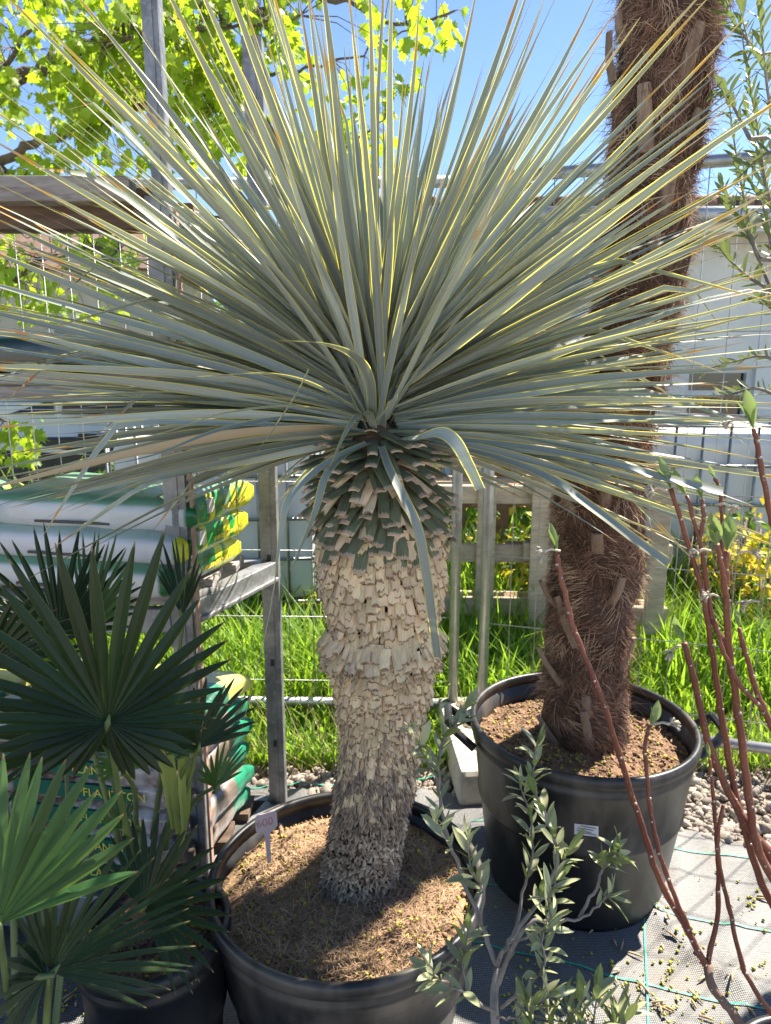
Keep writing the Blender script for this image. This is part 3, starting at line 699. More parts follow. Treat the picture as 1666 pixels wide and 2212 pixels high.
M_gtx = mat('grey_print', (.22, .22, .22), None, 9, .6)
for k in range(4): patch('print_line', M_gtx, 1246 + 2 * (k % 2) + (8 if k == 0 else 0), 1288 - 5 * (k % 3), 1783 + k * 4.6, 1785 + k * 4.6, .0032, st, 4)
# ================================================================ YUCCA
def yucca_leaf_material():
    m, nt, n, l, b = _new('yucca_leaf')
    uv = n.new('ShaderNodeUVMap'); sp = n.new('ShaderNodeSeparateXYZ'); l.new(uv.outputs[0], sp.inputs[0])
    u, v = sp.outputs[0], sp.outputs[1]; r = individual(n, l)
    mp = n.new('ShaderNodeMapping'); mp.inputs['Scale'].default_value = (26, 1.1, 1); l.new(uv.outputs[0], mp.inputs[0])
    ad = n.new('ShaderNodeVectorMath'); ad.operation = 'ADD'; cb = n.new('ShaderNodeCombineXYZ'); l.new(fmath(n, l, 'MULTIPLY', r, 91.0), cb.inputs[1]); l.new(fmath(n, l, 'MULTIPLY', r, 37.0), cb.inputs[2])
    l.new(mp.outputs[0], ad.inputs[0]); l.new(cb.outputs[0], ad.inputs[1])
    st = noise_node(n, l, ad.outputs[0], 1.0, 3)
    col = mixc(n, l, ramp(n, l, st, .35, .65), (.205, .245, .23), (.325, .365, .34))
    mp2 = n.new('ShaderNodeMapping'); mp2.inputs['Scale'].default_value = (60, 14, 1); l.new(uv.outputs[0], mp2.inputs[0])
    ad2 = n.new('ShaderNodeVectorMath'); ad2.operation = 'ADD'; l.new(mp2.outputs[0], ad2.inputs[0]); l.new(cb.outputs[0], ad2.inputs[1])
    fl = noise_node(n, l, ad2.outputs[0], 1.0, 4)
    col = mixc(n, l, fmath(n, l, 'MULTIPLY', ramp(n, l, fl, .58, .70), .55), col, (.13, .165, .13))
    col = mixc(n, l, fmath(n, l, 'MULTIPLY', ramp(n, l, noise_node(n, l, ad.outputs[0], .5, 2), .5, .7), .4), col, (.31, .36, .25))
    e = fmath(n, l, 'ABSOLUTE', fmath(n, l, 'SUBTRACT', u, .5))
    col = mixc(n, l, ramp(n, l, e, .415, .46), col, (.68, .62, .15))
    r3 = fmath(n, l, 'FRACT', fmath(n, l, 'MULTIPLY', r, 13.7))
    thr = fmath(n, l, 'ADD', .83, fmath(n, l, 'MULTIPLY', r3, .14))
    d = fmath(n, l, 'SUBTRACT', v, thr)
    col = mixc(n, l, ramp(n, l, d, -.012, .008), col, (.50, .24, .05))
    col = mixc(n, l, ramp(n, l, d, .015, .05), col, (.40, .30, .22))
    dead = ramp(n, l, fmath(n, l, 'FRACT', fmath(n, l, 'MULTIPLY', r, 5.3)), .955, .96)
    col = mixc(n, l, dead, col, (.42, .33, .22))
    col = vary(n, l, col, .30, .014)
    l.new(col, b.inputs['Base Color']); b.inputs['Roughness'].default_value = .48; b.inputs['Specular IOR Level'].default_value = .45
    bumpn(n, l, b, st, .35, .001)
    tc = mixc(n, l, ramp(n, l, e, .38, .45), (.30, .38, .16), (.95, .85, .15))
    translucent(m, n, l, b, tc, .08)
    mxs = [x for x in n if x.type == 'MIX_SHADER'][0]; l.new(fmath(n, l, 'ADD', .06, fmath(n, l, 'MULTIPLY', ramp(n, l, e, .41, .46), .40)), mxs.inputs[0])
    return m
M_yl = yucca_leaf_material()
M_stub = None
def stub_material(name, body, body2, end, e0=.86, e1=.91):
    m, nt, n, l, b = _new(name)
    uv = n.new('ShaderNodeUVMap'); sp = n.new('ShaderNodeSeparateXYZ'); l.new(uv.outputs[0], sp.inputs[0])
    mp = n.new('ShaderNodeMapping'); mp.inputs['Scale'].default_value = (14, 2, 1); l.new(uv.outputs[0], mp.inputs[0])
    r = individual(n, l); cb = n.new('ShaderNodeCombineXYZ'); l.new(fmath(n, l, 'MULTIPLY', r, 50.), cb.inputs[1]); ad = n.new('ShaderNodeVectorMath'); l.new(mp.outputs[0], ad.inputs[0]); l.new(cb.outputs[0], ad.inputs[1])
    st = noise_node(n, l, ad.outputs[0], 1.0, 4)
    col = mixc(n, l, ramp(n, l, st, .3, .7), body, body2)
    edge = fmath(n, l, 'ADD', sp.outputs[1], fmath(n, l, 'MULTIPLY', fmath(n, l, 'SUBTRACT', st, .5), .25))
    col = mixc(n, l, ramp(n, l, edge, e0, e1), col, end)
    col = vary(n, l, col, .22, .01)
    l.new(col, b.inputs['Base Color']); b.inputs['Roughness'].default_value = .8; bumpn(n, l, b, st, .6, .002)
    return m
M_green = stub_material('green_leaf_stub', (.095, .115, .06), (.165, .175, .10), (.46, .34, .23))
M_tan = stub_material('tan_leaf_base', (.62, .46, .265), (.79, .62, .40), (.22, .14, .08), .93, 1.0)  # dark end colour paints the shade under each plate's lower edge
M_shag = mat('grey_shaggy_bark', (.34, .26, .185), (.20, .15, .105), 60, .9, var=.5, c3=(.54, .44, .33), scale3=14, amount3=.7)
M_core = mat('yucca_core', (.11, .07, .045), (.065, .042, .028), 40, .95, 1.0, 60, .01)
YD = 1.375
PROF = [(915, 788, 842), (940, 762, 866), (985, 722, 902), (1040, 706, 922), (1100, 700, 940), (1150, 692, 955), (1230, 697, 956), (1295, 714, 942), (1330, 722, 932), (1368, 704, 946), (1415, 718, 932), (1480, 732, 920), (1550, 740, 908), (1620, 742, 898), (1680, 728, 892), (1750, 722, 876), (1850, 703, 864), (1905, 690, 852), (1950, 682, 842), (2010, 676, 840)]
axis = []                                                            # (z, x, y, radius) from the head down
for py, xl, xr in PROF:
    c = at((xl + xr) / 2, py, YD); axis.append((c.z, c.x, c.y, (xr - xl) / 2 * pxm(c) * .985))
axis = sorted(axis)
def ax(z):
    x, y, r_ = lerp(axis, z); return Vector((x, y, z)), r_
Z_TOP = axis[-1][0]; Z_BOT = axis[0][0]
zpy = lambda py: at(815, py, YD).z
yucca = thing('yucca', 'blue-grey yucca with a shaggy pale trunk and a huge spiky leaf head', 'yucca', (axis[0][1], axis[0][2], H1 - .06))
HEAD = at(815, 905, YD)
mb = MB(); pts = []; rd = []
for k in range(44):
    z = Z_BOT + (Z_TOP - Z_BOT) * k / 43; c, r_ = ax(z); pts.append(c); rd.append(r_ * .93 * (1 + .03 * noise.noise(Vector((0, 0, z * 20)))))
pts += [HEAD + Vector((0, 0, .02))]; rd += [.012]
mb.tube(pts, rd, 40); trunk = mb.build('trunk', M_core, yucca)

# --- leaf bases: overlapping plates
def plate(seed, W, L, th, jag, cup, nseg=4, stub=False):
    random.seed(seed); nx, ny = 3, nseg; vs = []; uv = []
    for s in (1, -1):
        for j in range(ny + 1):
            for i in range(nx + 1):
                u = i / nx - .5; v = j / ny
                w = W * (1.15 - .25 * v if not stub else .95 + .1 * math.sin(v * 3))
                y = v * L + (rnd(-jag, jag) * L if j == ny else 0)
                z = (th * (1 - .5 * v) if s > 0 else 0) + cup * math.cos(u * 2.4) * W + (.10 * L * v * v if not stub else .02 * L * math.sin(v * 3)) + (rnd(-.0012, .0012) if s > 0 else 0)
                vs.append((u * w + rnd(-.0006, .0006), y, z)); uv.append((i / nx, v))
    n = (nx + 1) * (ny + 1); fs = []
    for j in range(ny):
        for i in range(nx):
            a = j * (nx + 1) + i; fs += [(a, a + 1, a + nx + 2, a + nx + 1), (n + a, n + a + nx + 1, n + a + nx + 2, n + a + 1)]
    for i in range(nx):
        a = ny * (nx + 1) + i; fs.append((a, a + 1, n + a + 1, n + a))
    for j in range(ny):
        for a in (j * (nx + 1), j * (nx + 1) + nx): fs.append((a, a + nx + 1, n + a + nx + 1, n + a))
    return MB().add(vs, fs, uv)
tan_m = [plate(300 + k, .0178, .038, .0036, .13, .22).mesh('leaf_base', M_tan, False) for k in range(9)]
M_mid = stub_material('ashen_leaf_base', (.50, .37, .22), (.64, .50, .325), (.20, .13, .08), .93, 1.0)  # dark ends again paint shade along the lower plate edges
M_old = stub_material('grey_leaf_base', (.28, .21, .15), (.42, .33, .245), (.14, .10, .075), .93, 1.0)  # end colour darkened to paint shade below the plate edge
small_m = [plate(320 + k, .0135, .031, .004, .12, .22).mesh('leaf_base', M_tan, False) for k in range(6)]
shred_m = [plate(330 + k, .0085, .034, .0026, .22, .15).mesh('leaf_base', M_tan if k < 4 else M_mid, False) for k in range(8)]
grey_m = [plate(345 + k, .0075, .030, .0026, .25, .15).mesh('leaf_base', M_mid if k < 2 else M_old, False) for k in range(6)]
grn_m = [plate(360 + k, .0215, .060, .0055, .03, .22, 4, True).mesh('leaf_stub', M_green, False) for k in range(6)]
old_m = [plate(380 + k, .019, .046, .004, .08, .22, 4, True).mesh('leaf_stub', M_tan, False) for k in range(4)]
random.seed(5)
def put(z, th, me, tilt, lift, scale, twist=0.0):
    c, r_ = ax(z); o = Vector((math.cos(th), math.sin(th), 0)); tz = Vector((-math.sin(th), math.cos(th), 0))
    down = (Vector((0, 0, -1)) * math.cos(tilt) + o * math.sin(tilt)); nrm = (o * math.cos(tilt) + Vector((0, 0, 1)) * math.sin(tilt))
    down = (down + tz * twist).normalized(); x = down.cross(nrm).normalized(); nrm = x.cross(down)
    rot = Matrix((x, down, nrm)).transposed()
    return TRS(c + o * (r_ + lift), rot, scale), o
items = []
zA, zB, zC = zpy(1150), zpy(1545), zpy(1700)
row = 0; z = zpy(1122)
while z > zC:
    c, r_ = ax(z); t_ = (zA - z) / (zA - zC)
    shred = max(0, min(1, (t_ - .36) / .4)); n_ = int(2 * math.pi * r_ / (.0186 * (1 - .5 * min(1, max(0, t_ - .2) / .45))))
    for k in range(n_):
        th = 2 * math.pi * (k + .5 * (row % 2)) / n_ + rnd(-.06, .06) + row * .13
        tuft = noise.noise(Vector((math.cos(th) * 2, math.sin(th) * 2, z * 9)))
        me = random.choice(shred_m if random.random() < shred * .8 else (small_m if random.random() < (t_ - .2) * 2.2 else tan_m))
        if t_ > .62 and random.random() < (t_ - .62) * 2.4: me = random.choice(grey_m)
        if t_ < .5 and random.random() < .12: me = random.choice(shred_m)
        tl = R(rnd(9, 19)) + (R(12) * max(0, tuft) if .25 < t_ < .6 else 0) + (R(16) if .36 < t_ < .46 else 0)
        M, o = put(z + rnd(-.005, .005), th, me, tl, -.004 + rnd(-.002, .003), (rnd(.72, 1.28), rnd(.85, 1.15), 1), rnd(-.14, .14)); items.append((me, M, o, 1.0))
    z -= .0170 if t_ < .3 else .0138; row += 1
row = 0; z = zpy(938); zG = zpy(1150)
while z > zG - .004:
    t_ = (zpy(938) - z) / (zpy(938) - zG); c, r_ = ax(z); n_ = int(2 * math.pi * r_ / .0235)
    for k in range(n_):
        th = 2 * math.pi * (k + .5 * (row % 2)) / n_ + rnd(-.07, .07) + row * .21
        tilt = R(88 - 56 * t_ + rnd(-13, 13))
        me = random.choice(old_m) if random.random() < .25 + .55 * max(0, t_ - .6) else random.choice(grn_m)
        M, o = put(z + rnd(-.004, .004), th, me, tilt, -.012, (rnd(.85, 1.15), rnd(.7, 1.3) * (1.45 - .6 * t_), 1), rnd(-.3, .3)); items.append((me, M, o, 1.3))
    z -= .0170; row += 1
def facing(o): return -o.y
order = sorted(range(len(items)), key=lambda i: -(facing(items[i][2]) * items[i][3]))
keep = set(order[:300]); rest_by = {M_tan: MB(), M_mid: MB(), M_old: MB()}; rest_g = MB()
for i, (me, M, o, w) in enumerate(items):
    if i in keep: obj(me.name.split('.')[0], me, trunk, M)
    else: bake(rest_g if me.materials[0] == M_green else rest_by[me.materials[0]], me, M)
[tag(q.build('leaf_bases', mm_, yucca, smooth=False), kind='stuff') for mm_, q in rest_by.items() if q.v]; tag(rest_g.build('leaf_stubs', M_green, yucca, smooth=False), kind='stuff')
# grey shaggy foot of the trunk
mb = MB()
for k in range(12000):
    z = Z_BOT + .005 + (zpy(1600) - Z_BOT) * random.random() ** 1.15; th = rnd(0, 6.283); up_ = max(0, min(1, (z - zpy(1800)) / (zpy(1640) - zpy(1800))))
    if z > zpy(1690) and random.random() < (z - zpy(1690)) / (zpy(1600) - zpy(1690)): continue
    c, r_ = ax(z); o = Vector((math.cos(th), math.sin(th), 0)); p = c + o * (r_ * (.94 + .05 * noise.noise(Vector((o.x * 4, o.y * 4, z * 25)))) + rnd(0, .007)); d = (Vector((0, 0, -1)) + o * rnd(.0, .7) + rvec(.9 - .65 * up_)).normalized()
    s = d.cross(o).normalized() * rnd(.0012, .0040) * (1 - .45 * up_); L = rnd(.004, .013) * (1 + 1.3 * up_ * random.random()); nn = o * .0014
    q = p + d * L
    mb.add([p - s, p + s, q + s * .7, q - s * .5, p - s + nn, p + s + nn, q + s * .7 + nn, q - s * .5 + nn], [(4, 5, 6, 7), (0, 3, 2, 1), (2, 3, 7, 6), (1, 2, 6, 5), (0, 4, 7, 3)])
tag(mb.build('shaggy_bark', M_shag, trunk, smooth=False), kind='stuff')

# --- leaves
def leaf_mb(pts, width, nrm_fn, mb, fold=.16, cut=False, base=.62):
    k = len(pts); vs = []; uv = []; fs = []
    for i, p in enumerate(pts):
        t = i / (k - 1); d = (pts[min(i + 1, k - 1)] - pts[max(i - 1, 0)]).normalized(); nn = nrm_fn(t); nn = (nn - d * nn.dot(d)).normalized(); s = d.cross(nn)
        w = width * (base + (1 - base) * min(1, t / .35)) * ((1 - ((t - .35) / .65) ** 1.45) if t > .35 and not cut else 1.0)
        w = max(w, .0006) / 2
        vs += [p - s * w + nn * w * fold * 2, p, p + s * w + nn * w * fold * 2]; uv += [(0, t * (.82 if cut else 1)), (.5, t * (.82 if cut else 1)), (1, t * (.82 if cut else 1))]
    for i in range(k - 1):
        a = i * 3; fs += [(a, a + 1, a + 4, a + 3), (a + 1, a + 2, a + 5, a + 4)]
    mb.add(vs, fs, uv); return mb
leafs = []
for k, droop in enumerate((-.02, .0, .01, .03, .05, .08, .12, .17)):
    for tw in (-.5, .45):
        random.seed(700 + k * 2 + (tw > 0)); sw = rnd(-.07, .07)
        pts = [Vector((t, sw * t * t + .008 * math.sin(t * 5 + k), -droop * t ** 2.2 + .006 * math.sin(t * 6))) for t in [i / 11 for i in range(12)]]
        leafs.append((droop, leaf_mb(pts, .0285, lambda t, tw=tw: Vector((0, math.sin(tw * t), math.cos(tw * t))), MB()).mesh('leaf', M_yl)))
kinks = []
for k in range(6):                                                   # leaves that bend sharply part-way
    random.seed(760 + k); kt = rnd(.45, .8); ka = rnd(.5, 1.2); pts = []; p = Vector((0, 0, 0)); a = 0
    for i in range(12):
        pts.append(p.copy()); t = i / 11; a = ka * max(0, min(1, (t - kt) / .12)); p = p + Vector((math.cos(a), .1 * math.sin(k), -math.sin(a))) / 11
    kinks.append(leaf_mb(pts, .027, lambda t, k=k: Vector((0, math.sin(k * t), math.cos(k * t))), MB()).mesh('leaf', M_yl))
random.seed(11)
todo = []; N = 1300; GA = math.pi * (3 - math.sqrt(5)); dcam = (CAM - HEAD).normalized()
for i in range(N):
    f = (i + .5) / N; ct = math.cos(R(4)) + (math.cos(R(103)) - math.cos(R(4))) * f ** .82; pol = math.acos(ct) + R(rnd(-8, 8)); az = i * GA + rnd(-.22, .22)
    d = Vector((math.sin(pol) * math.cos(az), math.sin(pol) * math.sin(az), math.cos(pol)))
    toward = d.dot(dcam)
    if toward > .60: continue
    if toward > .32 and pol > R(58) and random.random() < .8 + .2 * (toward > .5): continue
    if toward > .36 and random.random() < .25 + 2.2 * (toward - .36): continue
    base = HEAD + Vector((0, 0, .07 - .11 * f)) + Vector((d.x, d.y, 0)) * (.006 + .035 * min(1, f * 1.3))
    if pol > R(86) and random.random() < .38: continue
    L = (rnd(.66, .83) if random.random() < .85 else rnd(.48, .66)) * (1 - .10 * max(0, (pol - R(80)) / R(25)))
    if f < .05: L *= .85
    want = .01 + .09 * max(0, math.sin(pol)) ** 2 + rnd(-.04, .05)
    if random.random() < .06 and pol > R(45): want = .17
    if random.random() < .07: lm_k = random.choice(kinks)
    else: lm_k = None
    lm = lm_k or min(leafs, key=lambda q: abs(q[0] - want) + rnd(0, .02))[1]
    nrm = Vector((0, 0, 1)) if pol > R(18) else Vector((-d.x, -d.y, .2)) + rvec(.3)
    rot = frame(d, nrm) @ Matrix.Rotation(rnd(-1.25, 1.25), 3, 'X')
    todo.append((toward + rnd(-.1, .1), lm, TRS(base, rot, (L, L * rnd(.72, 1.06), L))))
for k in range(34):
    az = R(-90) + rnd(-1.25, 1.25); pol = R(rnd(14, 50)); d = Vector((math.sin(pol) * math.cos(az), math.sin(pol) * math.sin(az), math.cos(pol)))
    if d.dot(dcam) > .58: continue
    L = rnd(.46, .74); todo.append((d.dot(dcam), random.choice(leafs[:8])[1], TRS(HEAD + Vector((d.x, d.y, 0)) * .03 + Vector((rnd(-.012, .012), 0, rnd(-.03, .02))), frame(d, Vector((-d.x, -d.y, .6))) @ Matrix.Rotation(rnd(-.7, .7), 3, 'X'), (L, L, L))))
todo.sort(key=lambda q: -q[0]); rest = MB()
for i, (w, lm, M) in enumerate(todo):
    if i < 286: obj('leaf', lm, yucca, M)
    else: bake(rest, lm, M)
tag(rest.build('leaves', M_yl, yucca), kind='stuff')
# single leaves that droop and twist in front of the trunk
def special(px, width=.022, cut=False, tw=1.2, nrm=None):
    P = spline([at(a, b, c) for a, b, c in px], 7)
    n0 = nrm or Vector((0, -.5, 1))
    def nf(t): return Quaternion((P[-1] - P[0]).normalized(), tw * t).to_matrix() @ n0
    leaf_mb(P, width, nf, MB(), cut=cut, base=.8).build('leaf', M_yl, yucca)
special([(806, 925, 1.30), (795, 895, 1.27), (768, 905, 1.22), (735, 965, 1.17), (716, 1010, 1.15), (708, 1055, 1.14)], .018, nrm=Vector((0, -.4, 1)))
special([(795, 958, 1.29), (735, 985, 1.2), (665, 1035, 1.12), (622, 1090, 1.09), (603, 1200, 1.08), (585, 1320, 1.09), (545, 1490, 1.1), (515, 1600, 1.1)], .0185, tw=.9)
special([(788, 962, 1.29), (745, 985, 1.2), (705, 1030, 1.13), (685, 1100, 1.1), (660, 1165, 1.09), (630, 1234, 1.09)], .015, cut=True, tw=.6)
special([(824, 965, 1.28), (842, 1015, 1.2), (875, 1080, 1.15), (905, 1150, 1.13), (925, 1260, 1.13), (936, 1340, 1.14), (947, 1420, 1.15)], .0165, cut=True, tw=.5)
special([(862, 950, 1.29), (900, 948, 1.2), (950, 936, 1.14), (985, 955, 1.1), (1015, 1005, 1.09), (1040, 1055, 1.09)], .021, cut=True, tw=1.3)
special([(930, 955, 1.33), (1060, 985, 1.22), (1180, 1030, 1.15), (1290, 1105, 1.1), (1370, 1165, 1.08), (1442, 1216, 1.07)], .016, cut=True, tw=.5)
special([(930, 945, 1.34), (1120, 965, 1.25), (1290, 995, 1.18), (1420, 1030, 1.14), (1562, 1064, 1.12)], .018, cut=True, tw=.3)
special([(795, 905, 1.31), (700, 845, 1.2), (600, 812, 1.1), (480, 812, 1.03), (360, 822, 1.0)], .020, tw=.7)
special([(800, 915, 1.32), (720, 890, 1.22), (620, 880, 1.14), (480, 895, 1.08), (390, 925, 1.05), (265, 960, 1.02)], .020, tw=.8)
special([(805, 905, 1.31), (800, 830, 1.2), (770, 775, 1.12), (700, 745, 1.04), (590, 735, .98)], .019, tw=.9)
special([(790, 935, 1.32), (640, 905, 1.24), (480, 930, 1.18), (330, 985, 1.13), (190, 1012, 1.1)], .019, tw=.4)
special([(810, 915, 1.3), (845, 880, 1.24), (852, 862, 1.2), (858, 852, 1.18)], .02, cut=True, tw=.9)
special([(545, 990, 1.16), (590, 930, 1.12), (640, 855, 1.08), (668, 800, 1.06)][::-1], .012, tw=.2)
# ================================================================ TALL HAIRY PALM
PD = 1.92
M_hair = mat('palm_fibre', (.25, .13, .08), (.135, .07, .044), 14, .85, var=.45)
M_hair2 = mat('pale_palm_fibre', (.46, .31, .20), (.36, .23, .145), 14, .8, var=.35)
M_ptr = mat('palm_trunk_mat', (.13, .07, .045), (.075, .04, .027), 26, .95, 1.0, 120, .012, stretch=(1, 1, 2.2))
M_pet = mat('cut_leaf_base', (.28, .195, .135), (.19, .125, .085), 20, .85, .4, 60, .003, stretch=(4, 4, 1), var=.25)
PP = [(-260, 1345, 1605), (-80, 1337, 1585), (0, 1334, 1568), (150, 1330, 1545), (300, 1316, 1515), (450, 1304, 1492), (600, 1288, 1480), (750, 1255, 1448), (900, 1222, 1416), (1000, 1212, 1402), (1100, 1202, 1392), (1200, 1192, 1388), (1300, 1184, 1374), (1400, 1176, 1358), (1500, 1170, 1350), (1560, 1166, 1352), (1620, 1164, 1364), (1680, 1160, 1366)]
pax = []
for py, xl, xr in PP:
    c = at((xl + xr) / 2, py, PD); pax.append((c.z, c.x, c.y, (xr - xl) / 2 * pxm(c) * .93))
pax.sort()
palm = thing('hairy_palm', 'tall palm with a thick brown hairy trunk and cut leaf bases', 'palm', (pax[0][1], pax[0][2], pax[0][0]))
def px_ax(z): x, y, r_ = lerp(pax, z); return Vector((x, y, z)), r_
mb = MB(); nz, na = 90, 56; z0, z1 = pax[0][0], pax[-1][0]
def prad(z, th, r_): return r_ * (1 + .17 * noise.noise(Vector((math.cos(th + z * 3) * 1.6, math.sin(th + z * 3) * 1.6, z * 8))) + .05 * noise.noise(Vector((math.cos(th) * 5, math.sin(th) * 5, z * 22))))
for i in range(nz + 1):
    z = z0 + (z1 - z0) * i / nz; c, r_ = px_ax(z)
    for j in range(na):
        th = 6.28318 * j / na; q = prad(z, th, r_); mb.v.append((c.x + q * math.cos(th), c.y + q * math.sin(th), z)); mb.uv.append((j / na, i / nz))
for i in range(nz):
    for j in range(na):
        a = i * na + j; b = i * na + (j + 1) % na; mb.f.append((a, b, b + na, a + na))
ptrunk = mb.build('trunk', M_ptr, palm)
h1, h2 = MB(), MB()
for k in range(1500):                                                # matted tufts, each with its own sweep
    zc = z0 + (z1 - z0) * random.random(); tc = rnd(R(150), R(390)) if random.random() < .85 else rnd(0, 6.283)
    c, r_ = px_ax(zc); o0 = Vector((math.cos(tc), math.sin(tc), 0)); sw = noise.noise(Vector((o0.x * 1.5, o0.y * 1.5, zc * 5))) * 3 + rnd(-.8, .8); dn = rnd(-1.1, .2); up_ = rnd(.05, .5); tl = rnd(.6, 1.5); pale = random.random() < .16
    for q_ in range(18):
        th = tc + random.gauss(0, .13); z = min(max(zc + random.gauss(0, .014), z0), z1); c, r_ = px_ax(z); o = Vector((math.cos(th), math.sin(th), 0)); tz = Vector((-o.y, o.x, 0)); p = c + o * (prad(z, th, r_) * .985)
        L = rnd(.02, .055) * tl; d = (o * (up_ + rnd(-.1, .15)) + tz * (sw + rnd(-.25, .25)) + Vector((0, 0, dn + rnd(-.2, .2)))).normalized()
        q = p + d * L * .5 + o * .004 + rvec(.003); e = p + d * L - o * L * .12 + Vector((0, 0, -L * rnd(.1, .5))) + rvec(.006)
        s = d.cross(o).normalized() * rnd(.0005, .0012)
        (h2 if pale or random.random() < .06 else h1).add([p - s, p + s, q + s * .8, q - s * .8, e], [(0, 1, 2, 3), (3, 2, 4)])
tag(h1.build('fibre', M_hair, palm), kind='stuff'); tag(h2.build('pale_fibre', M_hair2, palm), kind='stuff')
# wisps that stick out from the silhouette
h3 = MB()
for k in range(900):
    side = random.choice((R(0), R(180))) + rnd(-.5, .5); zc = random.choice([z0 + (z1 - z0) * q for q in (.12, .2, .27, .36, .5, .66, .72, .78, .85, .9, .95)]) + random.gauss(0, .05)
    zc = min(max(zc, z0), z1); c, r_ = px_ax(zc); o = Vector((math.cos(side), math.sin(side), 0)); p = c + o * r_ * .97
    d = (o + rvec(.8)).normalized(); L = rnd(.03, .10); pts = [p, p + d * L * .5, p + d * L + Vector((0, 0, -L * rnd(0, .6))) + rvec(.015)]
    s = d.cross(Vector((0, 1, 0))).normalized() * .0004
    h3.add([pts[0] - s, pts[0] + s, pts[1] + s, pts[1] - s, pts[2]], [(0, 1, 2, 3), (3, 2, 4)])
tag(h3.build('loose_hair', M_hair2, palm), kind='stuff')
def petiole(px0, px1, w, out0=.0, out1=.02, lift=.0):
    a = at(px0[0], px0[1], PD - .1); b = at(px1[0], px1[1], PD - .1)
    def surf(p):
        c, r_ = px_ax(p.z); dx = max(-.97, min(.97, (p.x - c.x) / r_)); return Vector((p.x, c.y - r_ * math.sqrt(1 - dx * dx), p.z)), Vector((dx, -math.sqrt(1 - dx * dx), 0))
    A, oa = surf(a); B, ob = surf(b); A = A + oa * (out0 - .006); B = B + ob * (out1); mid = (A + B) / 2 + (oa + ob) * .5 * (.006 + lift)
    P = spline([A, mid, B], 4); vs = []; fs = []; n = 8
    for i, p in enumerate(P):
        t = i / (len(P) - 1); d = (P[min(i + 1, len(P) - 1)] - P[max(0, i - 1)]).normalized(); o = oa.lerp(ob, t); s = d.cross(o).normalized(); o = s.cross(d); ww = w * (1.12 - .2 * t) / 2
        for (u, v) in ((-1, -.2), (-.85, .25), (-.4, .5), (.0, .56), (.4, .5), (.85, .25), (1, -.2), (0, -.4)): vs.append(p + s * ww * u + o * ww * v)
    for i in range(len(P) - 1):
        for j in range(n): fs.append((i * n + j, i * n + (j + 1) % n, (i + 1) * n + (j + 1) % n, (i + 1) * n + j))
    fs += [tuple(range(n)), tuple(range((len(P) - 1) * n, len(P) * n))]
    MB().add(vs, fs).build('leaf_base', M_pet, palm, smooth=False)
for a, b, w, lift in (((1398, 325), (1399, 180), .036, 0), ((1425, 470), (1447, 372), .034, .0), ((1470, 180), (1500, 60), .032, 0), ((1340, 150), (1347, 40), .026, 0), ((1305, 1110), (1306, 1000), .030, 0), ((1288, 1190), (1289, 1148), .032, .004),
                      ((1245, 1115), (1222, 1040), .024, .0), ((1245, 1400), (1220, 1300), .026, .0), ((1212, 1330), (1192, 1270), .022, .004), ((1215, 1490), (1186, 1420), .022, .004), ((1270, 1555), (1262, 1495), .026, .002), ((1352, 1450), (1362, 1380), .022, .006),
                      ((1222, 1640), (1186, 1570), .024, .006), ((1275, 1620), (1258, 1525), .024, .01), ((1328, 600), (1318, 500), .028, .002), ((1320, 1300), (1335, 1240), .024, .004), ((1480, 300), (1496, 240), .02, .008), ((1365, 60), (1368, 0), .026, 0), ((1408, 560), (1412, 500), .03, 0), ((1340, 900), (1345, 868), .03, .004)):
    petiole(a, b, w, out1=.012 + lift)

# ================================================================ FAN PALMS AT THE LEFT
def fan_mat(name, c1, c2, tr, tc):
    m, nt, n, l, b = _new(name)
    uv = n.new('ShaderNodeUVMap'); mp = n.new('ShaderNodeMapping'); mp.inputs['Scale'].default_value = (10, 1.5, 1); l.new(uv.outputs[0], mp.inputs[0])
    st = noise_node(n, l, mp.outputs[0], 3, 4); col = mixc(n, l, ramp(n, l, st, .3, .7), c1, c2)
    sp = n.new('ShaderNodeSeparateXYZ'); l.new(uv.outputs[0], sp.inputs[0]); e = fmath(n, l, 'ABSOLUTE', fmath(n, l, 'SUBTRACT', sp.outputs[0], .5))
    col = mixc(n, l, fmath(n, l, 'MULTIPLY', ramp(n, l, e, .46, .5), .5), col, (.22, .26, .10)); tipn = fmath(n, l, 'ADD', sp.outputs[1], fmath(n, l, 'MULTIPLY', st, .06)); col = mixc(n, l, ramp(n, l, tipn, .985, 1.01), col, (.22, .16, .07)); col = vary(n, l, col, .28, .02)
    l.new(col, b.inputs['Base Color']); b.inputs['Roughness'].default_value = .42; b.inputs['Specular IOR Level'].default_value = .3; bumpn(n, l, b, st, .25, .001)
    t = mixc(n, l, .7, col, tc); translucent(m, n, l, b, t, tr); return m
M_fan = fan_mat('fan_palm_leaf', (.010, .024, .008), (.018, .037, .011), .12, (.16, .30, .04))
M_fan2 = fan_mat('fan_palm_leaf_sunlit', (.045, .10, .03), (.065, .13, .04), .28, (.20, .38, .06))  # lighter copy of the leaf green, sunlight painted into some fronds
M_stem = mat('palm_petiole', (.14, .19, .06), (.10, .14, .045), 12, .5, var=.2, trans=.1)
SGN = 1.0
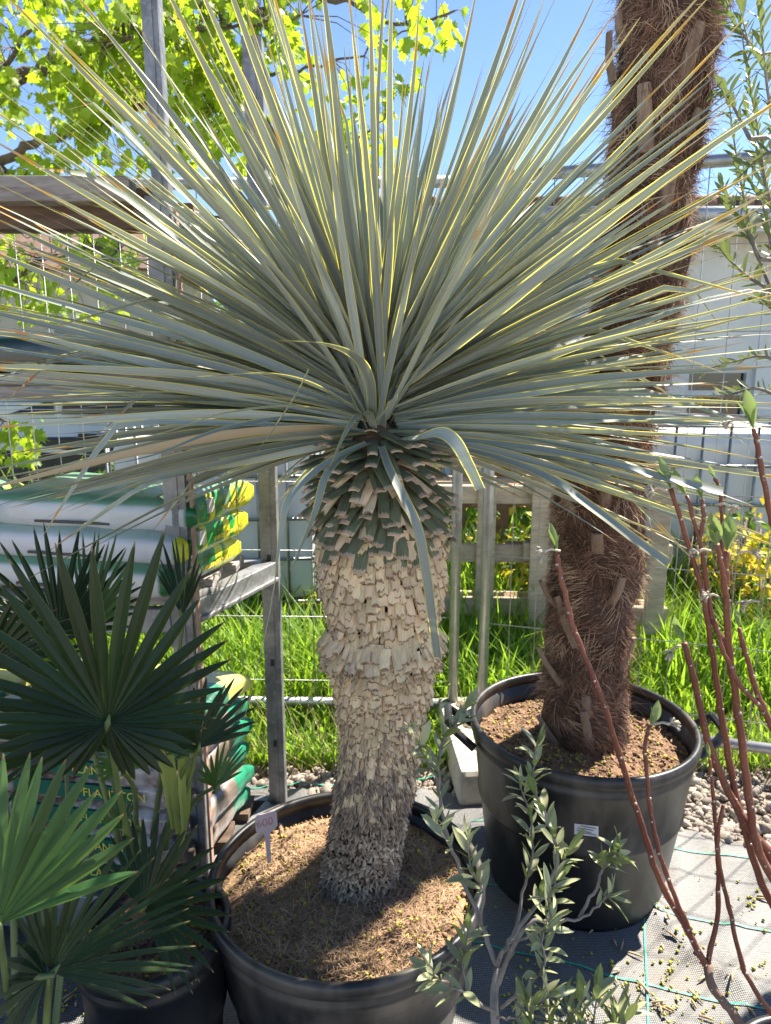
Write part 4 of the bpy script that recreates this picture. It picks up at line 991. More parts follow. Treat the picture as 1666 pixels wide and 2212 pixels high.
def frond(parent, C, tip, n, spread, seed, base, droop=.10, m=None, fuse=.42, tilt=0.0, side=.35, wf=1.0, roll=0.0, sexp=2.2, right=1.0):
    random.seed(seed); C = at(*C); T = at(*tip); U = T - C; Rr = U.length; U.normalize()
    N = (CAM - C).normalized(); N = Quaternion(U, tilt).to_matrix() @ N; N = (N - U * N.dot(U)).normalized(); S = U.cross(N)
    mb = MB(); half = R(spread) / 2; w_ = R(spread) / (n - 1) / 2 * 1.04 * wf
    ts = (.03, .14, .28, fuse, .55, .7, .84, .94, 1.0)
    for i in range(n):
        a = -half + 2 * half * i / (n - 1) + roll; ra = abs(-half + 2 * half * i / (n - 1)) / half
        d = U * math.cos(a) + S * math.sin(a); sd = -U * math.sin(a) + S * math.cos(a)
        L = Rr * (1 - side * ra ** sexp) * rnd(.92, 1.03) * (1 + (right - 1) * max(0, math.sin(a - roll) * SGN)); dr = droop * rnd(.5, 1.5); bend = rnd(-.05, .05); wm = fuse * Rr * math.tan(w_); tipd = rnd(0, .05)
        vs = []; uv = []; fs = []
        for k, t in enumerate(ts):
            if t <= fuse: hw = t * Rr * math.tan(w_)
            else:
                q = (t - fuse) / (1 - fuse); hw = wm * (1 + .10 * math.sin(q * 3)) * (1 - q ** 2.6) ** .9 + .0006
            p = C + d * (t * L) + sd * bend * L * t * t + Vector((0, 0, -1)) * (dr * L * t ** 2.4) - N * (.05 * L * t * t * ra) + N * (.012 * Rr * math.sin(i * 2.1) * t)
            gap = 1.0 if t <= fuse else .90; fold = .55 if t <= fuse else .42
            vs += [p - sd * hw * gap - N * hw * fold, p + N * hw * fold * .6, p + sd * hw * gap - N * hw * fold]; uv += [(0, t), (.5, t), (1, t)]
            if k: b = (k - 1) * 3; fs += [(b, b + 1, b + 4, b + 3), (b + 1, b + 2, b + 5, b + 4)]
        mb.add(vs, fs, uv)
    fr = mb.build('frond', m or M_fan, parent, smooth=False)
    B = Vector(base); mid = (B + C) / 2 + Vector((rnd(-.02, .02), .02, .03)); P = spline([B, mid, C - U * .0 - N * .004], 6)
    k = len(P); MB().tube(P, [.0065 - .003 * i / (k - 1) for i in range(k)], 7).build('petiole', M_stem, fr)
    kn = MB(); kn.tube([C - U * .012 - N * .002, C + U * .004 + N * .006, C + U * .016 + N * .003], [.003, .0045, .0015], 7); kn.build('hub', M_stem, fr)
    return fr
def stump(parent, base, h=.10, r_=.035):
    b = Vector(base); mb = MB(); pts = [b + Vector((0, 0, -.03)), b + Vector((0, 0, h * .5)), b + Vector((.004, 0, h))]; mb.tube(pts, [r_, r_ * .9, r_ * .4], 14); mb.build('trunk', M_ptr, parent)
    mb = MB()
    for _ in range(900):
        th = rnd(0, 6.283); z = rnd(0, h); o = Vector((math.cos(th), math.sin(th), 0)); p = b + o * r_ * (1 - .5 * z / h) + Vector((0, 0, z)); d = (o * .4 + rvec(.7) + Vector((0, 0, .5))).normalized(); s = d.cross(o).normalized() * .0006; L = rnd(.015, .05)
        mb.add([p - s, p + s, p + d * L], [(0, 1, 2)])
    tag(mb.build('fibre', M_hair2, parent), kind='stuff')
B3 = Vector((POT3.x, POT3.y, .36)); B4 = Vector((POT4.x, POT4.y, .30))
fanA = thing('fan_palm', 'fan palm with a paler green fan leaf at the lower left edge', 'palm', B4, 'small fan palms at the left'); stump(fanA, B4, .14, .03)
frond(fanA, (146, 1612, 1.14), (110, 1395, 1.16), 24, 230, 32, B4 + Vector((-.02, .02, .1)), .12, tilt=.5)
frond(fanA, (-6, 2000, .74), (165, 1625, .80), 12, 84, 33, B4 + Vector((-.03, -.02, .06)), .05, M_fan2, fuse=.5, tilt=-.35, side=.12, wf=1.05)
frond(fanA, (112, 2100, .80), (345, 1830, .86), 21, 150, 34, B4 + Vector((-.02, .0, .05)), .08, fuse=.36, tilt=.35, side=.3, roll=R(6), wf=.85)
frond(fanA, (100, 2110, .79), (-60, 2150, .80), 9, 120, 35, B4 + Vector((-.03, -.01, .05)), .25, fuse=.5, tilt=.3)
frond(fanA, (-30, 1440, 1.05), (150, 1290, 1.05), 16, 120, 36, B4 + Vector((-.06, .0, .08)), .1, tilt=.4)
frond(fanA, (90, 1930, .95), (60, 1790, .96), 22, 200, 44, B4 + Vector((-.05, .02, .06)), .1, tilt=.3)
fanB = thing('fan_palm', 'fan palm with one great dark round fan leaf above the shaded pot', 'palm', B3, 'small fan palms at the left'); stump(fanB, B3, .2, .04)
frond(fanB, (233, 1562, .98), (318, 1118, .99), 34, 316, 31, B3 + Vector((-.02, -.02, .2)), .04, side=.66, fuse=.35, wf=1.0, sexp=1.25, right=.72)
frond(fanB, (312, 1962, 1.10), (455, 1800, 1.12), 21, 210, 37, B3 + Vector((.02, -.03, .1)), .10, tilt=-.3, side=.2)
frond(fanB, (426, 1618, 1.22), (470, 1445, 1.24), 14, 150, 38, B3 + Vector((.03, .02, .2)), .1, tilt=.6, side=.25)
frond(fanB, (424, 1622, 1.225), (345, 1545, 1.20), 9, 90, 39, B3 + Vector((.03, .02, .19)), .15, M_fan2, tilt=.9)
frond(fanB, (466, 1702, 1.28), (505, 1592, 1.30), 13, 120, 40, B3 + Vector((.04, .03, .16)), .08, M_fan2, tilt=.8)
frond(fanB, (265, 1662, 1.2), (262, 1570, 1.22), 14, 190, 41, B3 + Vector((-.03, .02, .18)), .1, M_fan2, tilt=.7)
frond(fanB, (130, 1372, 1.28), (120, 1120, 1.34), 22, 170, 42, B3 + Vector((-.06, .02, .2)), .05, tilt=.2, fuse=.35)
frond(fanB, (185, 1370, 1.34), (225, 1130, 1.38), 14, 90, 43, B3 + Vector((-.05, .03, .2)), .05, M_fan2, tilt=-.9)
frond(fanB, (265, 1790, 1.18), (240, 1700, 1.2), 10, 120, 45, B3 + Vector((-.02, .0, .15)), .1, M_fan2, tilt=.8)
frond(fanB, (395, 1330, 1.36), (375, 1150, 1.4), 12, 70, 46, B3 + Vector((.0, .04, .2)), .05, tilt=-.8)
M_bl = mat('young_palm_blade', (.24, .30, .06), (.32, .36, .09), 9, .5, trans=.35, tcol=(.5, .6, .08), var=.2)
for k, (a, b, c) in enumerate((((375, 1790), (345, 1600), (322, 1440)), ((385, 1800), (370, 1640), (345, 1455)), ((398, 1800), (392, 1650), (385, 1450)), ((392, 1830), (405, 1700), (402, 1520)))):
    P = spline([at(a[0], a[1], 1.24), at(b[0], b[1], 1.26), at(c[0], c[1], 1.28)], 6); mb = MB(); leaf_mb(P, .016, lambda t: Vector((.3, -1, .2)), mb, fold=.4, base=.5).build('blade', M_bl, fanB)
random.seed(91)
# ================================================================ OLIVES, RED STEMMED SHRUB, MAPLE
def leaf_shape(name, m, w=.18, n=6, bend=.1, fold=.15, peak=.45):
    vs = []; uv = []; fs = []
    for i in range(n + 1):
        t = i / n; hw = w / 2 * (math.sin(math.pi * min(1, t) ** (math.log(.5) / math.log(peak))) ** .8 if 0 < t < 1 else .02); z = -bend * t * t
        vs += [(t, -hw, z + hw * fold * 2), (t, 0, z), (t, hw, z + hw * fold * 2)]; uv += [(0, t), (.5, t), (1, t)]
    for i in range(n): a = i * 3; fs += [(a, a + 1, a + 4, a + 3), (a + 1, a + 2, a + 5, a + 4)]
    return MB().add(vs, fs, uv).mesh(name, m)
def two_face(name, top, under, tr=.2, tc=(.3, .4, .1), rough=.45):
    m, nt, n, l, b = _new(name); ge = n.new('ShaderNodeNewGeometry')
    nz = noise_node(n, l, coords(n, l), 5, 3); tcl = mixc(n, l, nz, top, tuple(c * 1.35 for c in top))
    uv = n.new('ShaderNodeUVMap'); sp = n.new('ShaderNodeSeparateXYZ'); l.new(uv.outputs[0], sp.inputs[0]); e = fmath(n, l, 'ABSOLUTE', fmath(n, l, 'SUBTRACT', sp.outputs[0], .5))
    tcl = mixc(n, l, fmath(n, l, 'SUBTRACT', 1.0, ramp(n, l, e, .0, .07)), tcl, tuple(min(1, c * 1.8 + .03) for c in top))
    col = mixc(n, l, ge.outputs['Backfacing'], tcl, under); col = vary(n, l, col, .22, .012)
    l.new(col, b.inputs['Base Color']); b.inputs['Roughness'].default_value = rough
    translucent(m, n, l, b, mixc(n, l, .6, col, tc), tr); return m
M_ol = two_face('olive_leaf', (.115, .16, .05), (.36, .38, .21), .22, (.28, .34, .09))
M_obark = mat('olive_bark', (.26, .23, .20), (.18, .155, .13), 40, .85, .4, 60, .002)
ol_m = [leaf_shape('leaf', M_ol, w, 6, b, .18, .5) for w, b in ((.23, .05), (.27, .15), (.21, -.08), (.30, .22))]
MASS = {}
def twig_leaves(parent, P, n, size, meshes, start=.25, spread=.9, jitter=.25, tip=True, up=.15, cap=10 ** 6):
    k = len(P); global MASS
    def leaf(me, M):
        parent['leaf_count'] = parent.get('leaf_count', 0) + 1
        if parent['leaf_count'] <= cap: obj('leaf', me, parent, M)
        else: bake(MASS.setdefault(parent.name, MB()), me, M)
    for i in range(n):
        t = start + (1 - start) * (i + .5) / n; f = t * (k - 1); a = int(min(k - 2, f)); p = P[a].lerp(P[a + 1], f - a); d = (P[a + 1] - P[a]).normalized()
        o = d.orthogonal().normalized(); o = Quaternion(d, (i * 1.5708) + rnd(-.5, .5)).to_matrix() @ o
        for s in (-1, 1):
            if random.random() < .12: continue
            x = (d * rnd(.55, 1.1) + o * s * spread + Vector((0, 0, up)) + rvec(jitter)).normalized(); nr = (d * .9 - o * s * .5 + Vector((0, 0, .6)) + rvec(.5))
            leaf(random.choice(meshes), TRS(p, frame(x, nr), size * rnd(.55, 1.2)))
    if tip:
        d = (P[-1] - P[-2]).normalized()
        for s in range(2): leaf(random.choice(meshes), TRS(P[-1], frame((d + rvec(.25)).normalized(), rvec()), size * rnd(.5, .9)))
random.seed(61)
sap = thing('olive_sapling', 'slender olive sapling with grey-green leaves in front of the palm pot', 'sapling', (POT5.x, POT5.y, .22))
base = Vector((POT5.x, POT5.y, .2)); root = at(1070, 2215, .93); fork = at(1075, 2090, .97)
MB().tube(spline([base, root, fork], 6), [.0085, .0083, .008, .0078, .0075, .0073, .007, .0068, .0066, .0065, .0064, .0063, .006], 8).build('stem', M_obark, sap)
stems = [
    ([(1075, 2090, .97), (1040, 2000, 1.0), (1003, 1905, 1.03), (965, 1790, 1.06), (946, 1690, 1.08), (952, 1610, 1.09), (985, 1565, 1.1), (1012, 1525, 1.1)], .0045, 9, .42),
    ([(946, 1690, 1.08), (925, 1650, 1.07), (905, 1610, 1.06), (890, 1570, 1.05)], .0022, 5, .2),
    ([(1072, 2080, .97), (1112, 2020, .99), (1180, 1925, 1.0), (1212, 1872, 1.02), (1226, 1838, 1.03)], .0042, 9, .35),
    ([(1180, 1925, 1.0), (1205, 1850, 1.0), (1178, 1760, 1.01), (1150, 1690, 1.03), (1162, 1610, 1.04)], .0032, 10, .25),
    ([(1112, 2020, .99), (1130, 1930, 1.03), (1150, 1830, 1.06), (1140, 1740, 1.08), (1120, 1690, 1.08)], .003, 8, .3),
    ([(1060, 2150, .96), (1130, 2010, .95), (1185, 1990, .95), (1250, 1985, .95), (1300, 1950, .95), (1318, 1925, .95)], .004, 4, .72),
    ([(1250, 1985, .95), (1290, 1915, .97), (1300, 1875, .98), (1312, 1850, .98), (1340, 1838, .98)], .0028, 7, .45),
    ([(1100, 2040, .97), (1180, 2000, .93), (1185, 1940, .92), (1200, 1900, .92)], .0026, 5, .3),
    ([(1068, 2190, .93), (1010, 2150, .9), (955, 2120, .88), (925, 2085, .87)], .003, 6, .3),
    ([(1010, 2150, .9), (1000, 2080, .91), (1012, 2010, .93)], .0022, 4, .3),
    ([(1080, 2180, .93), (1140, 2130, .9), (1175, 2080, .89), (1170, 2030, .89), (1185, 1995, .89)], .0032, 7, .35),
    ([(1003, 1905, 1.03), (985, 1850, 1.0), (955, 1800, .98), (940, 1770, .97)], .0022, 3, .4),
    ([(1040, 2000, 1.0), (1042, 1930, .98), (1020, 1880, .97), (1010, 1810, .97)], .0026, 7, .3),
    ([(1075, 2200, .92), (1110, 2200, .88), (1150, 2180, .86), (1190, 2150, .85)], .002, 4, .3)]
for pts, r0, nl, st in stems:
    P = spline([at(*p) for p in pts], 5); k = len(P)
    P = [p + rvec(.0025) for p in P]
    br = MB().tube(P, [r0 * (1 - .65 * i / (k - 1)) for i in range(k)], 6).build('branch', M_obark, sap)
    twig_leaves(sap, P, int(nl * 1.75 + .5), .044, ol_m, st, cap=295)
# the olive at the right edge
random.seed(62)
oT = thing('olive_tree', 'silvery olive tree reaching in at the upper right edge', 'tree', (1.75, 2.0, 0))
tr = spline([(1.75, 2.02, 0), (1.70, 2.0, .8), (1.62, 1.98, 1.4), (1.55, 1.97, 2.0), (1.45, 1.95, 2.6)], 6)
MB().tube(tr, [.03 - .0009 * i for i in range(len(tr))], 10).build('trunk', M_obark, oT)
for pts, nl in (([(1700, 700), (1640, 560), (1610, 440), (1590, 330), (1575, 220)], 17), ([(1720, 600), (1660, 420), (1640, 300), (1620, 180), (1600, 60)], 18), ([(1720, 420), (1670, 260), (1650, 120), (1640, -10)], 14), ([(1690, 640), (1620, 600), (1575, 560), (1550, 530)], 7),
                ([(1640, 560), (1615, 500), (1580, 450), (1560, 400)], 8), ([(1620, 300), (1590, 240), (1570, 200), (1555, 190)], 6), ([(1720, 800), (1650, 770), (1590, 780), (1520, 800)], 7), ([(1720, 880), (1640, 840), (1570, 855), (1490, 872)], 8), ([(1720, 720), (1660, 660), (1640, 640)], 5),
                ([(1640, 120), (1610, 80), (1580, 40), (1570, 0)], 6), ([(1700, 330), (1660, 330), (1630, 350), (1600, 380)], 6), ([(1700, 480), (1655, 400), (1630, 300), (1615, 240)], 9), ([(1690, 200), (1650, 140), (1620, 100), (1600, 20)], 8), ([(1710, 620), (1670, 540), (1650, 450), (1625, 400)], 8)):
    D = rnd(1.45, 1.75); P = spline([at(a, b, D + .03 * i) for i, (a, b) in enumerate(pts)], 5); k = len(P)
    near = min(tr, key=lambda q: (q - P[0]).length); P0 = [near, near.lerp(P[0], .5) + rvec(.03)]
    MB().tube(P0 + P, [.007, .006] + [.0045 - .0032 * i / (k - 1) for i in range(k)], 6).build('branch', M_obark, oT)
    twig_leaves(oT, P, int(nl * 1.9), .042, ol_m, .18, cap=295)
for pn, q in MASS.items(): tag(q.build('leaves', M_ol, bpy.data.objects[pn]), kind='stuff')
for o_ in (sap, oT):
    if 'leaf_count' in o_: del o_['leaf_count']
# low shrub tips at the bottom edge
random.seed(63)
low = thing('low_shrub', 'low shrub with dark narrow leaves peeking in at the bottom edge', 'shrub', (.36, .83, .15))
for (a, b, c, d) in ((1150, 2300, 1140, 2170), (1230, 2310, 1225, 2175), (1260, 2300, 1290, 2150), (1330, 2310, 1330, 2195), (1200, 2300, 1185, 2185), (1290, 2300, 1365, 2185), (1240, 2290, 1255, 2165)):
    P = spline([at(a, b, .82), at((a + c) / 2 + 4, (b + d) / 2, .84), at(c, d, .86)], 4); MB().tube(P, [.0025 - .00018 * i for i in range(len(P))], 6).build('branch', M_obark, low); twig_leaves(low, P, 5, .05, ol_m, .3)

# ---------------------------------------------------------------- red stemmed shrubs
def red_bark():
    m, nt, n, l, b = _new('red_speckled_bark'); v = coords(n, l)
    col = mixc(n, l, ramp(n, l, noise_node(n, l, v, 7, 4), .35, .65), (.125, .034, .02), (.20, .066, .034))
    vo = n.new('ShaderNodeTexVoronoi'); vo.inputs['Scale'].default_value = 190; l.new(v, vo.inputs[0]); spk = fmath(n, l, 'SUBTRACT', 1.0, ramp(n, l, vo.outputs['Distance'], .08, .17))
    col = mixc(n, l, fmath(n, l, 'MULTIPLY', spk, ramp(n, l, noise_node(n, l, v, 15, 2), .40, .5)), col, (.55, .45, .38))
    l.new(col, b.inputs['Base Color']); b.inputs['Roughness'].default_value = .5; bumpn(n, l, b, noise_node(n, l, v, 120, 3), .3, .001); return m
M_rb = red_bark(); M_scar = mat('leaf_scar', (.42, .37, .31), (.30, .25, .21), 60, .8); M_silk = mat('dried_flower', (.58, .52, .42), (.44, .38, .29), 60, .8, var=.25, trans=.2)
M_bud = two_face('bud_leaf', (.14, .21, .075), (.24, .31, .13), .3, (.36, .50, .10))
bud_m = [leaf_shape('leaf', M_bud, w, 7, b, .3, .55) for w, b in ((.24, .08), (.30, -.08), (.38, .12))]
M_brn = mat('brown_bark', (.20, .12, .085), (.13, .08, .06), 30, .85, .5, 60, .002)
scar_mesh = MB().tube([(0, 0, -.001), (0, 0, .0016)], [.0023, .0018], 9).mesh('leaf_scar', M_scar)
def bud(parent, p, d, size, n=3, wide=False):
    for k in range(n):
        o = Quaternion(d, k * 2.1 + rnd(0, 1)).to_matrix() @ d.orthogonal().normalized(); x = (d + o * (.10 + .16 * (k > 0))).normalized()
        obj('leaf', bud_m[2] if wide and k == 0 else random.choice(bud_m[:2]), parent, TRS(p, frame(x, -o), size * (1 - .18 * k)))
def dried(parent, p, d, size=.02):
    mb = MB(); q = p + d * size; mb.tube([p, p.lerp(q, .6) + Vector((0, 0, .004)), q], [.0022, .002, .0028], 6)
    for k in range(9):
        e = (d + rvec(.9)).normalized(); mb.tube([q, q + e * size * .35, q + e * size * .6 + Vector((0, 0, -.004))], [.0013, .0012, .0024], 5)
    mb.build('dried_flower', M_silk, parent)
def stem(parent, pts, r0, r1, scars=6, tip=None, m=None):
    P = [p + rvec(.0012) for p in spline([at(*p) for p in pts], 6)]; k = len(P)
    rr = [.86 * (r0 + (r1 - r0) * i / (k - 1)) + (.0006 if i % 5 == 2 else 0) for i in range(k)]
    st = MB().tube(P, rr, 9).build('stem', m or M_rb, parent)
    for i in range(scars):
        a = int((i + rnd(.2, .8)) / scars * (k - 1)); d = (P[min(a + 1, k - 1)] - P[max(a - 1, 0)]).normalized(); o = (Vector((rnd(-1, 1), -.9, rnd(-.2, .3)))); o = (o - d * o.dot(d)).normalized()
        obj('leaf_scar', scar_mesh, st, TRS(P[a] + o * rr[a] * .98, o.to_track_quat('Z', 'Y').to_matrix(), rnd(.7, 1.25)))
    d = (P[-1] - P[-2]).normalized()
    if tip: bud(parent, P[-1], d, *tip)
    return P
random.seed(71)
shA = thing('red_stem_shrub', 'leafless red-brown shrub with white-dotted stems and tip buds, left of the right edge', 'shrub', (POT6.x, POT6.y, .17), 'red stemmed shrubs at the right')
D0 = 1.08
stem(shA, [(1690, 2330, 1.02), (1601, 2212, 1.04), (1540, 2131, 1.06), (1528, 2085, D0)], .0095, .0085, 5, m=M_brn)
stem(shA, [(1530, 2090, D0), (1515, 2068, D0), (1479, 1998, D0), (1427, 1906, D0), (1386, 1783, D0), (1353, 1681, D0), (1305, 1525, D0), (1243, 1366, 1.09), (1213, 1247, 1.1), (1202, 1195, 1.1)], .0075, .0045, 16, (.052, 3))
stem(shA, [(1495, 2025, D0), (1443, 1896, 1.06), (1417, 1814, 1.06), (1402, 1724, 1.06), (1394, 1611, 1.07), (1404, 1568, 1.07)], .005, .0036, 7, (.045, 2, True))
stem(shA, [(1528, 2088, D0), (1550, 1967, 1.1), (1550, 1835, 1.1), (1540, 1712, 1.1), (1532, 1640, 1.1)], .0055, .003, 5, (.03, 2))
stem(shA, [(1666, 2190, 1.06), (1610, 2100, 1.07), (1575, 1960, 1.08), (1550, 1830, 1.08), (1562, 1740, 1.08)], .0055, .0035, 6)
shB = thing('red_stem_shrub', 'taller red-brown shrub with white-dotted stems rising at the right edge', 'shrub', (POT6.x + .14, POT6.y + .02, .17), 'red stemmed shrubs at the right')
D1 = 1.12
stem(shB, [(1830, 2280, D1), (1740, 2010, D1), (1666, 1850, D1), (1622, 1794, D1), (1576, 1712, D1), (1530, 1601, D1), (1504, 1484, D1), (1478, 1390, D1)], .011, .0055, 8, (.055, 3), m=None)
stem(shB, [(1760, 2090, 1.14), (1660, 1940, 1.14), (1600, 1760, 1.13), (1571, 1611, 1.13), (1550, 1484, 1.13), (1522, 1296, 1.13), (1488, 1182, 1.14), (1450, 1056, 1.14)], .0085, .004, 10, (.06, 3))
stem(shB, [(1720, 1985, 1.1), (1642, 1842, 1.1), (1617, 1714, 1.1), (1591, 1509, 1.1), (1576, 1410, 1.1), (1568, 1277, 1.1), (1570, 1190, 1.1)], .009, .0055, 8, (.062, 3, True))
stem(shB, [(1572, 1400, 1.12), (1540, 1340, 1.13), (1525, 1240, 1.13), (1511, 1163, 1.13), (1484, 1071, 1.14)], .0055, .0035, 6, (.05, 2))
stem(shB, [(1511, 1163, 1.13), (1520, 1120, 1.13), (1516, 1079, 1.13)], .0042, .0035, 3, (.045, 2))
stem(shB, [(1568, 1290, 1.1), (1560, 1230, 1.08), (1549, 1176, 1.07)], .005, .0042, 2, (.062, 3, True))
stem(shB, [(1575, 1390, 1.13), (1562, 1240, 1.15), (1557, 1071, 1.15), (1543, 1033, 1.15)], .004, .003, 4, (.03, 2))
stem(shB, [(1800, 1700, 1.1), (1690, 1600, 1.09), (1652, 1535, 1.08), (1625, 1460, 1.08), (1596, 1356, 1.08)], .008, .004, 7, (.035, 2))
stem(shB, [(1652, 1535, 1.08), (1600, 1480, 1.07), (1560, 1400, 1.07), (1545, 1340, 1.07)], .005, .0035, 4)
stem(shB, [(1760, 1500, 1.12), (1690, 1200, 1.12), (1666, 1117, 1.12), (1641, 987, 1.12), (1629, 926, 1.12)], .007, .004, 7, (.065, 3))
for px, py, D, dx in ((1440, 1060, 1.13, (-1, -.2, .1)), (1605, 905, 1.11, (-1, -.3, -.1)), (1545, 1090, 1.13, (1, -.2, -.1)), (1595, 1195, 1.1, (1, -.3, .1)), (1535, 1190, 1.08, (-1, -.3, 0)), (1555, 1290, 1.1, (-1, -.2, .15)), (1210, 1190, 1.1, (-1, -.2, 0)), (1640, 1300, 1.09, (-1, -.3, 0)), (1408, 1566, 1.06, (1, -.2, .15)), (1470, 1395, 1.12, (-.8, -.4, -.3))):
    dried(shA if px < 1430 else shB, at(px, py, D), Vector(dx).normalized(), rnd(.018, .028))

# ---------------------------------------------------------------- maple behind the rack
random.seed(81)
M_ml = mat('maple_leaf', (.17, .29, .02), (.26, .35, .03), 4, .5, trans=.55, tcol=(.52, .70, .03), var=.25, hue=.02)
M_mb = mat('maple_bark', (.11, .085, .065), (.16, .125, .10), 18, .9, .6, 40, .006)
def maple_mesh(seed):
    random.seed(seed); out = []; L = [(.0, -.02), (-.10, .05), (-.34, .02), (-.26, .16), (-.50, .30), (-.36, .38), (-.40, .58), (-.20, .52), (-.13, .74), (-.06, .70), (0, 1.0)]
    pts = [(a + rnd(-.02, .02), b + rnd(-.02, .02)) for a, b in L]; pts = pts + [(-a, b) for a, b in reversed(pts[1:-1])]
    def z(a, b): return -.25 * a * a * 2 - .22 * b * b + .10 * abs(a)
    vs = [(b, a, z(a, b)) for a, b in pts] + [(.36, 0, .02)]; n = len(pts)
    return MB().add(vs, [(i, (i + 1) % n, n) for i in range(n)]).mesh('leaf', M_ml, False)
mm = [maple_mesh(s) for s in range(5)]
random.seed(82)
maple = thing('maple_tree', 'spring-green maple tree with dark branches behind the rack', 'tree', (-3.6, 5.2, 0))
tb = Vector((-3.6, 5.2, 0)); trk = spline([tb, tb + Vector((.05, 0, 1.2)), tb + Vector((.12, -.05, 2.2)), tb + Vector((.1, -.1, 3.2)), tb + Vector((.2, -.1, 4.6))], 6)
MB().tube(trk, [.14 - .0035 * i for i in range(len(trk))], 14).build('trunk', M_mb, maple)
branches = [([(-160, 235, 4.9), (0, 185, 4.7), (110, 140, 4.6), (200, 92, 4.5), (290, 55, 4.4), (380, 5, 4.3), (520, -90, 4.2)], .052, .022), ([(-160, 430, 5.0), (0, 352, 4.9), (110, 300, 4.8), (210, 270, 4.7), (330, 225, 4.6), (420, 200, 4.5), (540, 165, 4.4), (640, 150, 4.3)], .034, .008),
            ([(-160, 520, 4.6), (0, 600, 4.5), (60, 570, 4.4), (140, 545, 4.3), (260, 540, 4.2)], .028, .008), ([(200, 92, 4.5), (290, 80, 4.2), (390, 70, 4.0), (520, 60, 3.9), (640, 40, 3.8)], .016, .005), ([(0, 352, 4.9), (40, 420, 4.7), (60, 520, 4.6)], .012, .004),
            ([(380, 5, 4.3), (540, 20, 4.2), (700, -10, 4.1), (860, 60, 4.1), (980, 30, 4.1)], .02, .006), ([(420, 200, 4.5), (560, 290, 4.4), (700, 330, 4.3), (830, 260, 4.2)], .012, .004), ([(0, 185, 4.7), (60, 60, 4.5), (150, -60, 4.4)], .016, .006), ([(640, 150, 4.3), (760, 120, 4.2), (900, 60, 4.2)], .008, .004), ([(540, 165, 4.4), (620, 330, 4.3), (720, 430, 4.3), (800, 470, 4.3)], .01, .004), ([(-120, 870, 4.4), (0, 905, 4.2), (50, 925, 4.15)], .012, .004)]
tw = []
for bi, (pts, r0, r1) in enumerate(branches):
    P = [p + rvec(.02) for p in spline([at(*p) for p in pts], 6)]; k = len(P)
    if pts[0][0] < -100:
        q = min(trk, key=lambda t_: (t_ - P[0]).length); P = [q, q.lerp(P[0], .5)] + P; k += 2
    MB().tube(P, [r0 + (r1 - r0) * i / (k - 1) for i in range(k)], 9).build('branch', M_mb, maple); tw += [(p, bi) for p in P if pix(p)[0] > -250]
def in_sky(px, py):
    if px < 330: return py < 395 and py > -120
    if px < 720: return py < 400 - (px - 330) * .05
    if px < 850: return py < 480
    if px < 1010: return py < 110 + max(0, (930 - px)) * 1.6
    return False
leaves = []; tries = 0
while len(leaves) < 3100 and tries < 60000:
    tries += 1; p, bi = random.choice(tw); q = p + Vector((random.gauss(0, .22), random.gauss(0, .25), random.gauss(-.06, .20)))
    X, Y = pix(q); ok = in_sky(X, Y) or (bi in (2, 10) and X < 380 and 490 < Y < 690) or (bi == 10 and X < 90 and 900 < Y < 1000) or (Y < 0 and random.random() < .06)
    cl = noise.noise(q * 2.6)
    if not ok or cl < -.12 + .25 * (X > 420): continue
    leaves.append(q)
rest = MB(); tws = MB(); leaves = [(pix(q), q) for q in leaves]
seen = [i for i, (xy, q) in enumerate(leaves) if 0 < xy[0] < 1010 and 0 < xy[1] < 1010]; random.shuffle(seen); pk = set(seen[:290])
for i, (xy, q) in enumerate(leaves):
    x = Vector((rnd(-.7, .7), rnd(-.7, .7), rnd(-1.2, -.1))).normalized(); M = TRS(q, frame(x, Vector((rnd(-1, 1), rnd(-1, 1), rnd(.2, 1)))), rnd(.06, .108))
    if i in pk: obj('leaf', random.choice(mm), maple, M)
    else: bake(rest, random.choice(mm), M)
    if i % 3 == 0:
        nb = min(tw, key=lambda t_: (t_[0] - q).length)[0]
        if (nb - q).length < .6: tws.tube([nb, nb.lerp(q, .5) + Vector((0, 0, .04)), q], [.0035, .0025, .0012], 4)
tag(rest.build('leaves', M_ml, maple, smooth=False), kind='stuff'); tag(tws.build('twigs', M_mb, maple), kind='stuff')

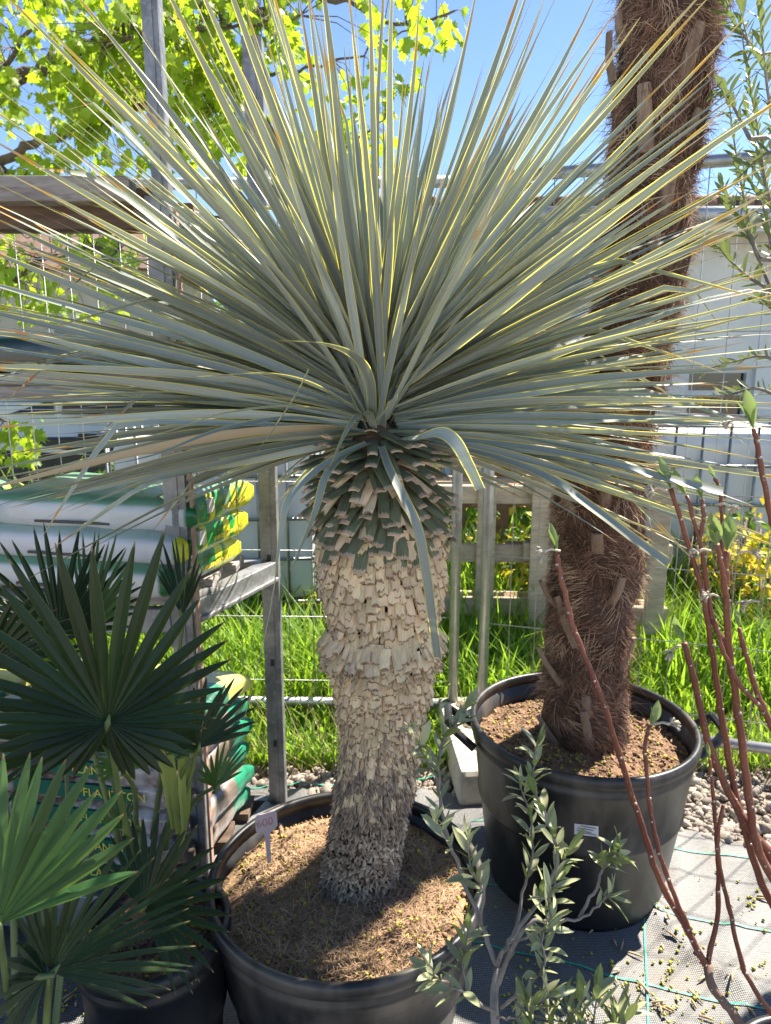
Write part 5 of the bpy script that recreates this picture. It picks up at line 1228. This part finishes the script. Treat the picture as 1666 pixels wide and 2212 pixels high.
# ---------------------------------------------------------------- background planting
random.seed(83)
M_yb = mat('yellow_flower', (.62, .50, .04), (.50, .45, .05), 5, .6, trans=.35, tcol=(.8, .7, .05), var=.25, hue=.02); M_db = mat('shrub_leaf', (.06, .12, .025), (.10, .17, .03), 4, .5, trans=.3, tcol=(.2, .35, .03), var=.3); M_dry = mat('dry_stem', (.34, .24, .16), (.26, .18, .12), 8, .9, var=.3)
def bush(name, label, c, rx, rz, n, yellow, leaf=.03, cat='shrub', group=None, dry=0):
    t = thing(name, label, cat, c, group); c = Vector(c); a, b, s_ = MB(), MB(), MB()
    for _ in range(14):
        e = c + Vector((random.gauss(0, rx * .5), random.gauss(0, rx * .4), rz * rnd(.6, 1.7))); s_.tube([c, c.lerp(e, .5) + rvec(.05), e], [.008, .006, .003], 5)
    for _ in range(dry):
        p = c + Vector((random.gauss(0, rx * .5), random.gauss(0, rx * .4), 0)); s_.tube([p, p + Vector((rnd(-.1, .1), rnd(-.1, .1), rz * rnd(.8, 1.8)))], [.004, .002], 4)
    for _ in range(n):
        d = rvec().normalized() * random.random() ** .4; p = c + Vector((d.x * rx, d.y * rx, rz + d.z * rz * .95)); 
        if noise.noise(p * 4) < -.1: continue
        ls = leaf * rnd(.6, 1.4); rot = Quaternion(rvec().normalized(), rnd(0, 6)).to_matrix(); tgt = a if noise.noise(p * 5 + Vector((9, 0, 0))) + rnd(-.4, .4) > .6 - yellow else b
        tgt.add([p + rot @ Vector(v) * ls for v in ((0, 0, 0), (.5, .35, .1), (1, 0, 0), (.5, -.35, .1))], [(0, 1, 2), (0, 2, 3)])
    s_.build('stems', M_dry, t)
    if a.v: tag(a.build('flowers', M_yb, t, smooth=False), kind='stuff')
    if b.v: tag(b.build('foliage', M_db, t, smooth=False), kind='stuff')
bush('flowering_shrub', 'yellow flowering shrub beyond the fence at the right edge', (at(1640, 1200, 3.7).x, 3.7, 0), .34, .42, 1500, .75, .05, dry=60)
bush('flowering_shrub', 'yellow flowering shrub seen through the pallet slats', (at(1110, 1180, 4.0).x, 4.0, 0), .32, .38, 1100, .85, .05)
bush('leafy_bush', 'dark green bush behind the stacked bags at the left', (-1.75, 4.9, 0), .55, .45, 2200, -.6, .06)
bush('leafy_bush', 'dark bush at the foot of the wall behind the palm', (2.9, 6.2, 0), .6, .35, 1400, -.3, .06)
for i, (x, y, rx, rz) in enumerate(((-9, 20, 2.6, 2.2), (-5.2, 21, 2.4, 1.9), (-2.0, 22, 2.6, 2.0), (.8, 21, 2.2, 1.5), (-13, 22, 3, 2.4), (14, 24, 3, 2.4))):
    bush('hedge_tree', ('round green tree far behind the pale house', 'broad green tree right of the pale house', 'green tree far behind the water tank', 'small green tree behind the left end of the white building', 'green tree beyond the far left edge', 'green tree beyond the white building at the right')[i], (x, y, 0), rx, rz, 5000, -.9, .22, 'tree', 'far trees')

# debris on the ground fabric
deb = MB(); tw_ = MB(); M_husk = mat('dry_husk', (.55, .40, .22), (.40, .28, .15), 30, .8, var=.3)
def gp():
    c = random.choice(cl); x = c.x + random.gauss(0, .045); y = c.y + random.gauss(0, .035)
    if random.random() < .18: x, y = rnd(.3, 1.3), rnd(1.2, 2.0)
    return Vector((x, y, mat_z(x, y) + .005))
cl = [gz(rnd(1150, 1660), rnd(1880, 2200)) for _ in range(22)] + [gz(rnd(120, 220), rnd(2060, 2180)) for _ in range(4)]
scatter_bits(deb, gp, 420, .0025, .0075)
tag(deb.build('fallen_flowers', M_flower), 'small yellow maple flowers fallen on the grey ground fabric', 'debris', kind='stuff')
for _ in range(70):
    p = gp(); a = rnd(0, 6.28); L = rnd(.014, .05); d = Vector((math.cos(a), math.sin(a), rnd(-.05, .15))); tw_.tube([p, p + d * L * .5 + Vector((0, 0, .002)), p + d * L], [.0018, .0032, .001], 6)
tag(tw_.build('fallen_husks', M_husk), 'dry tan husks and twigs lying on the grey ground fabric', 'debris', kind='stuff')
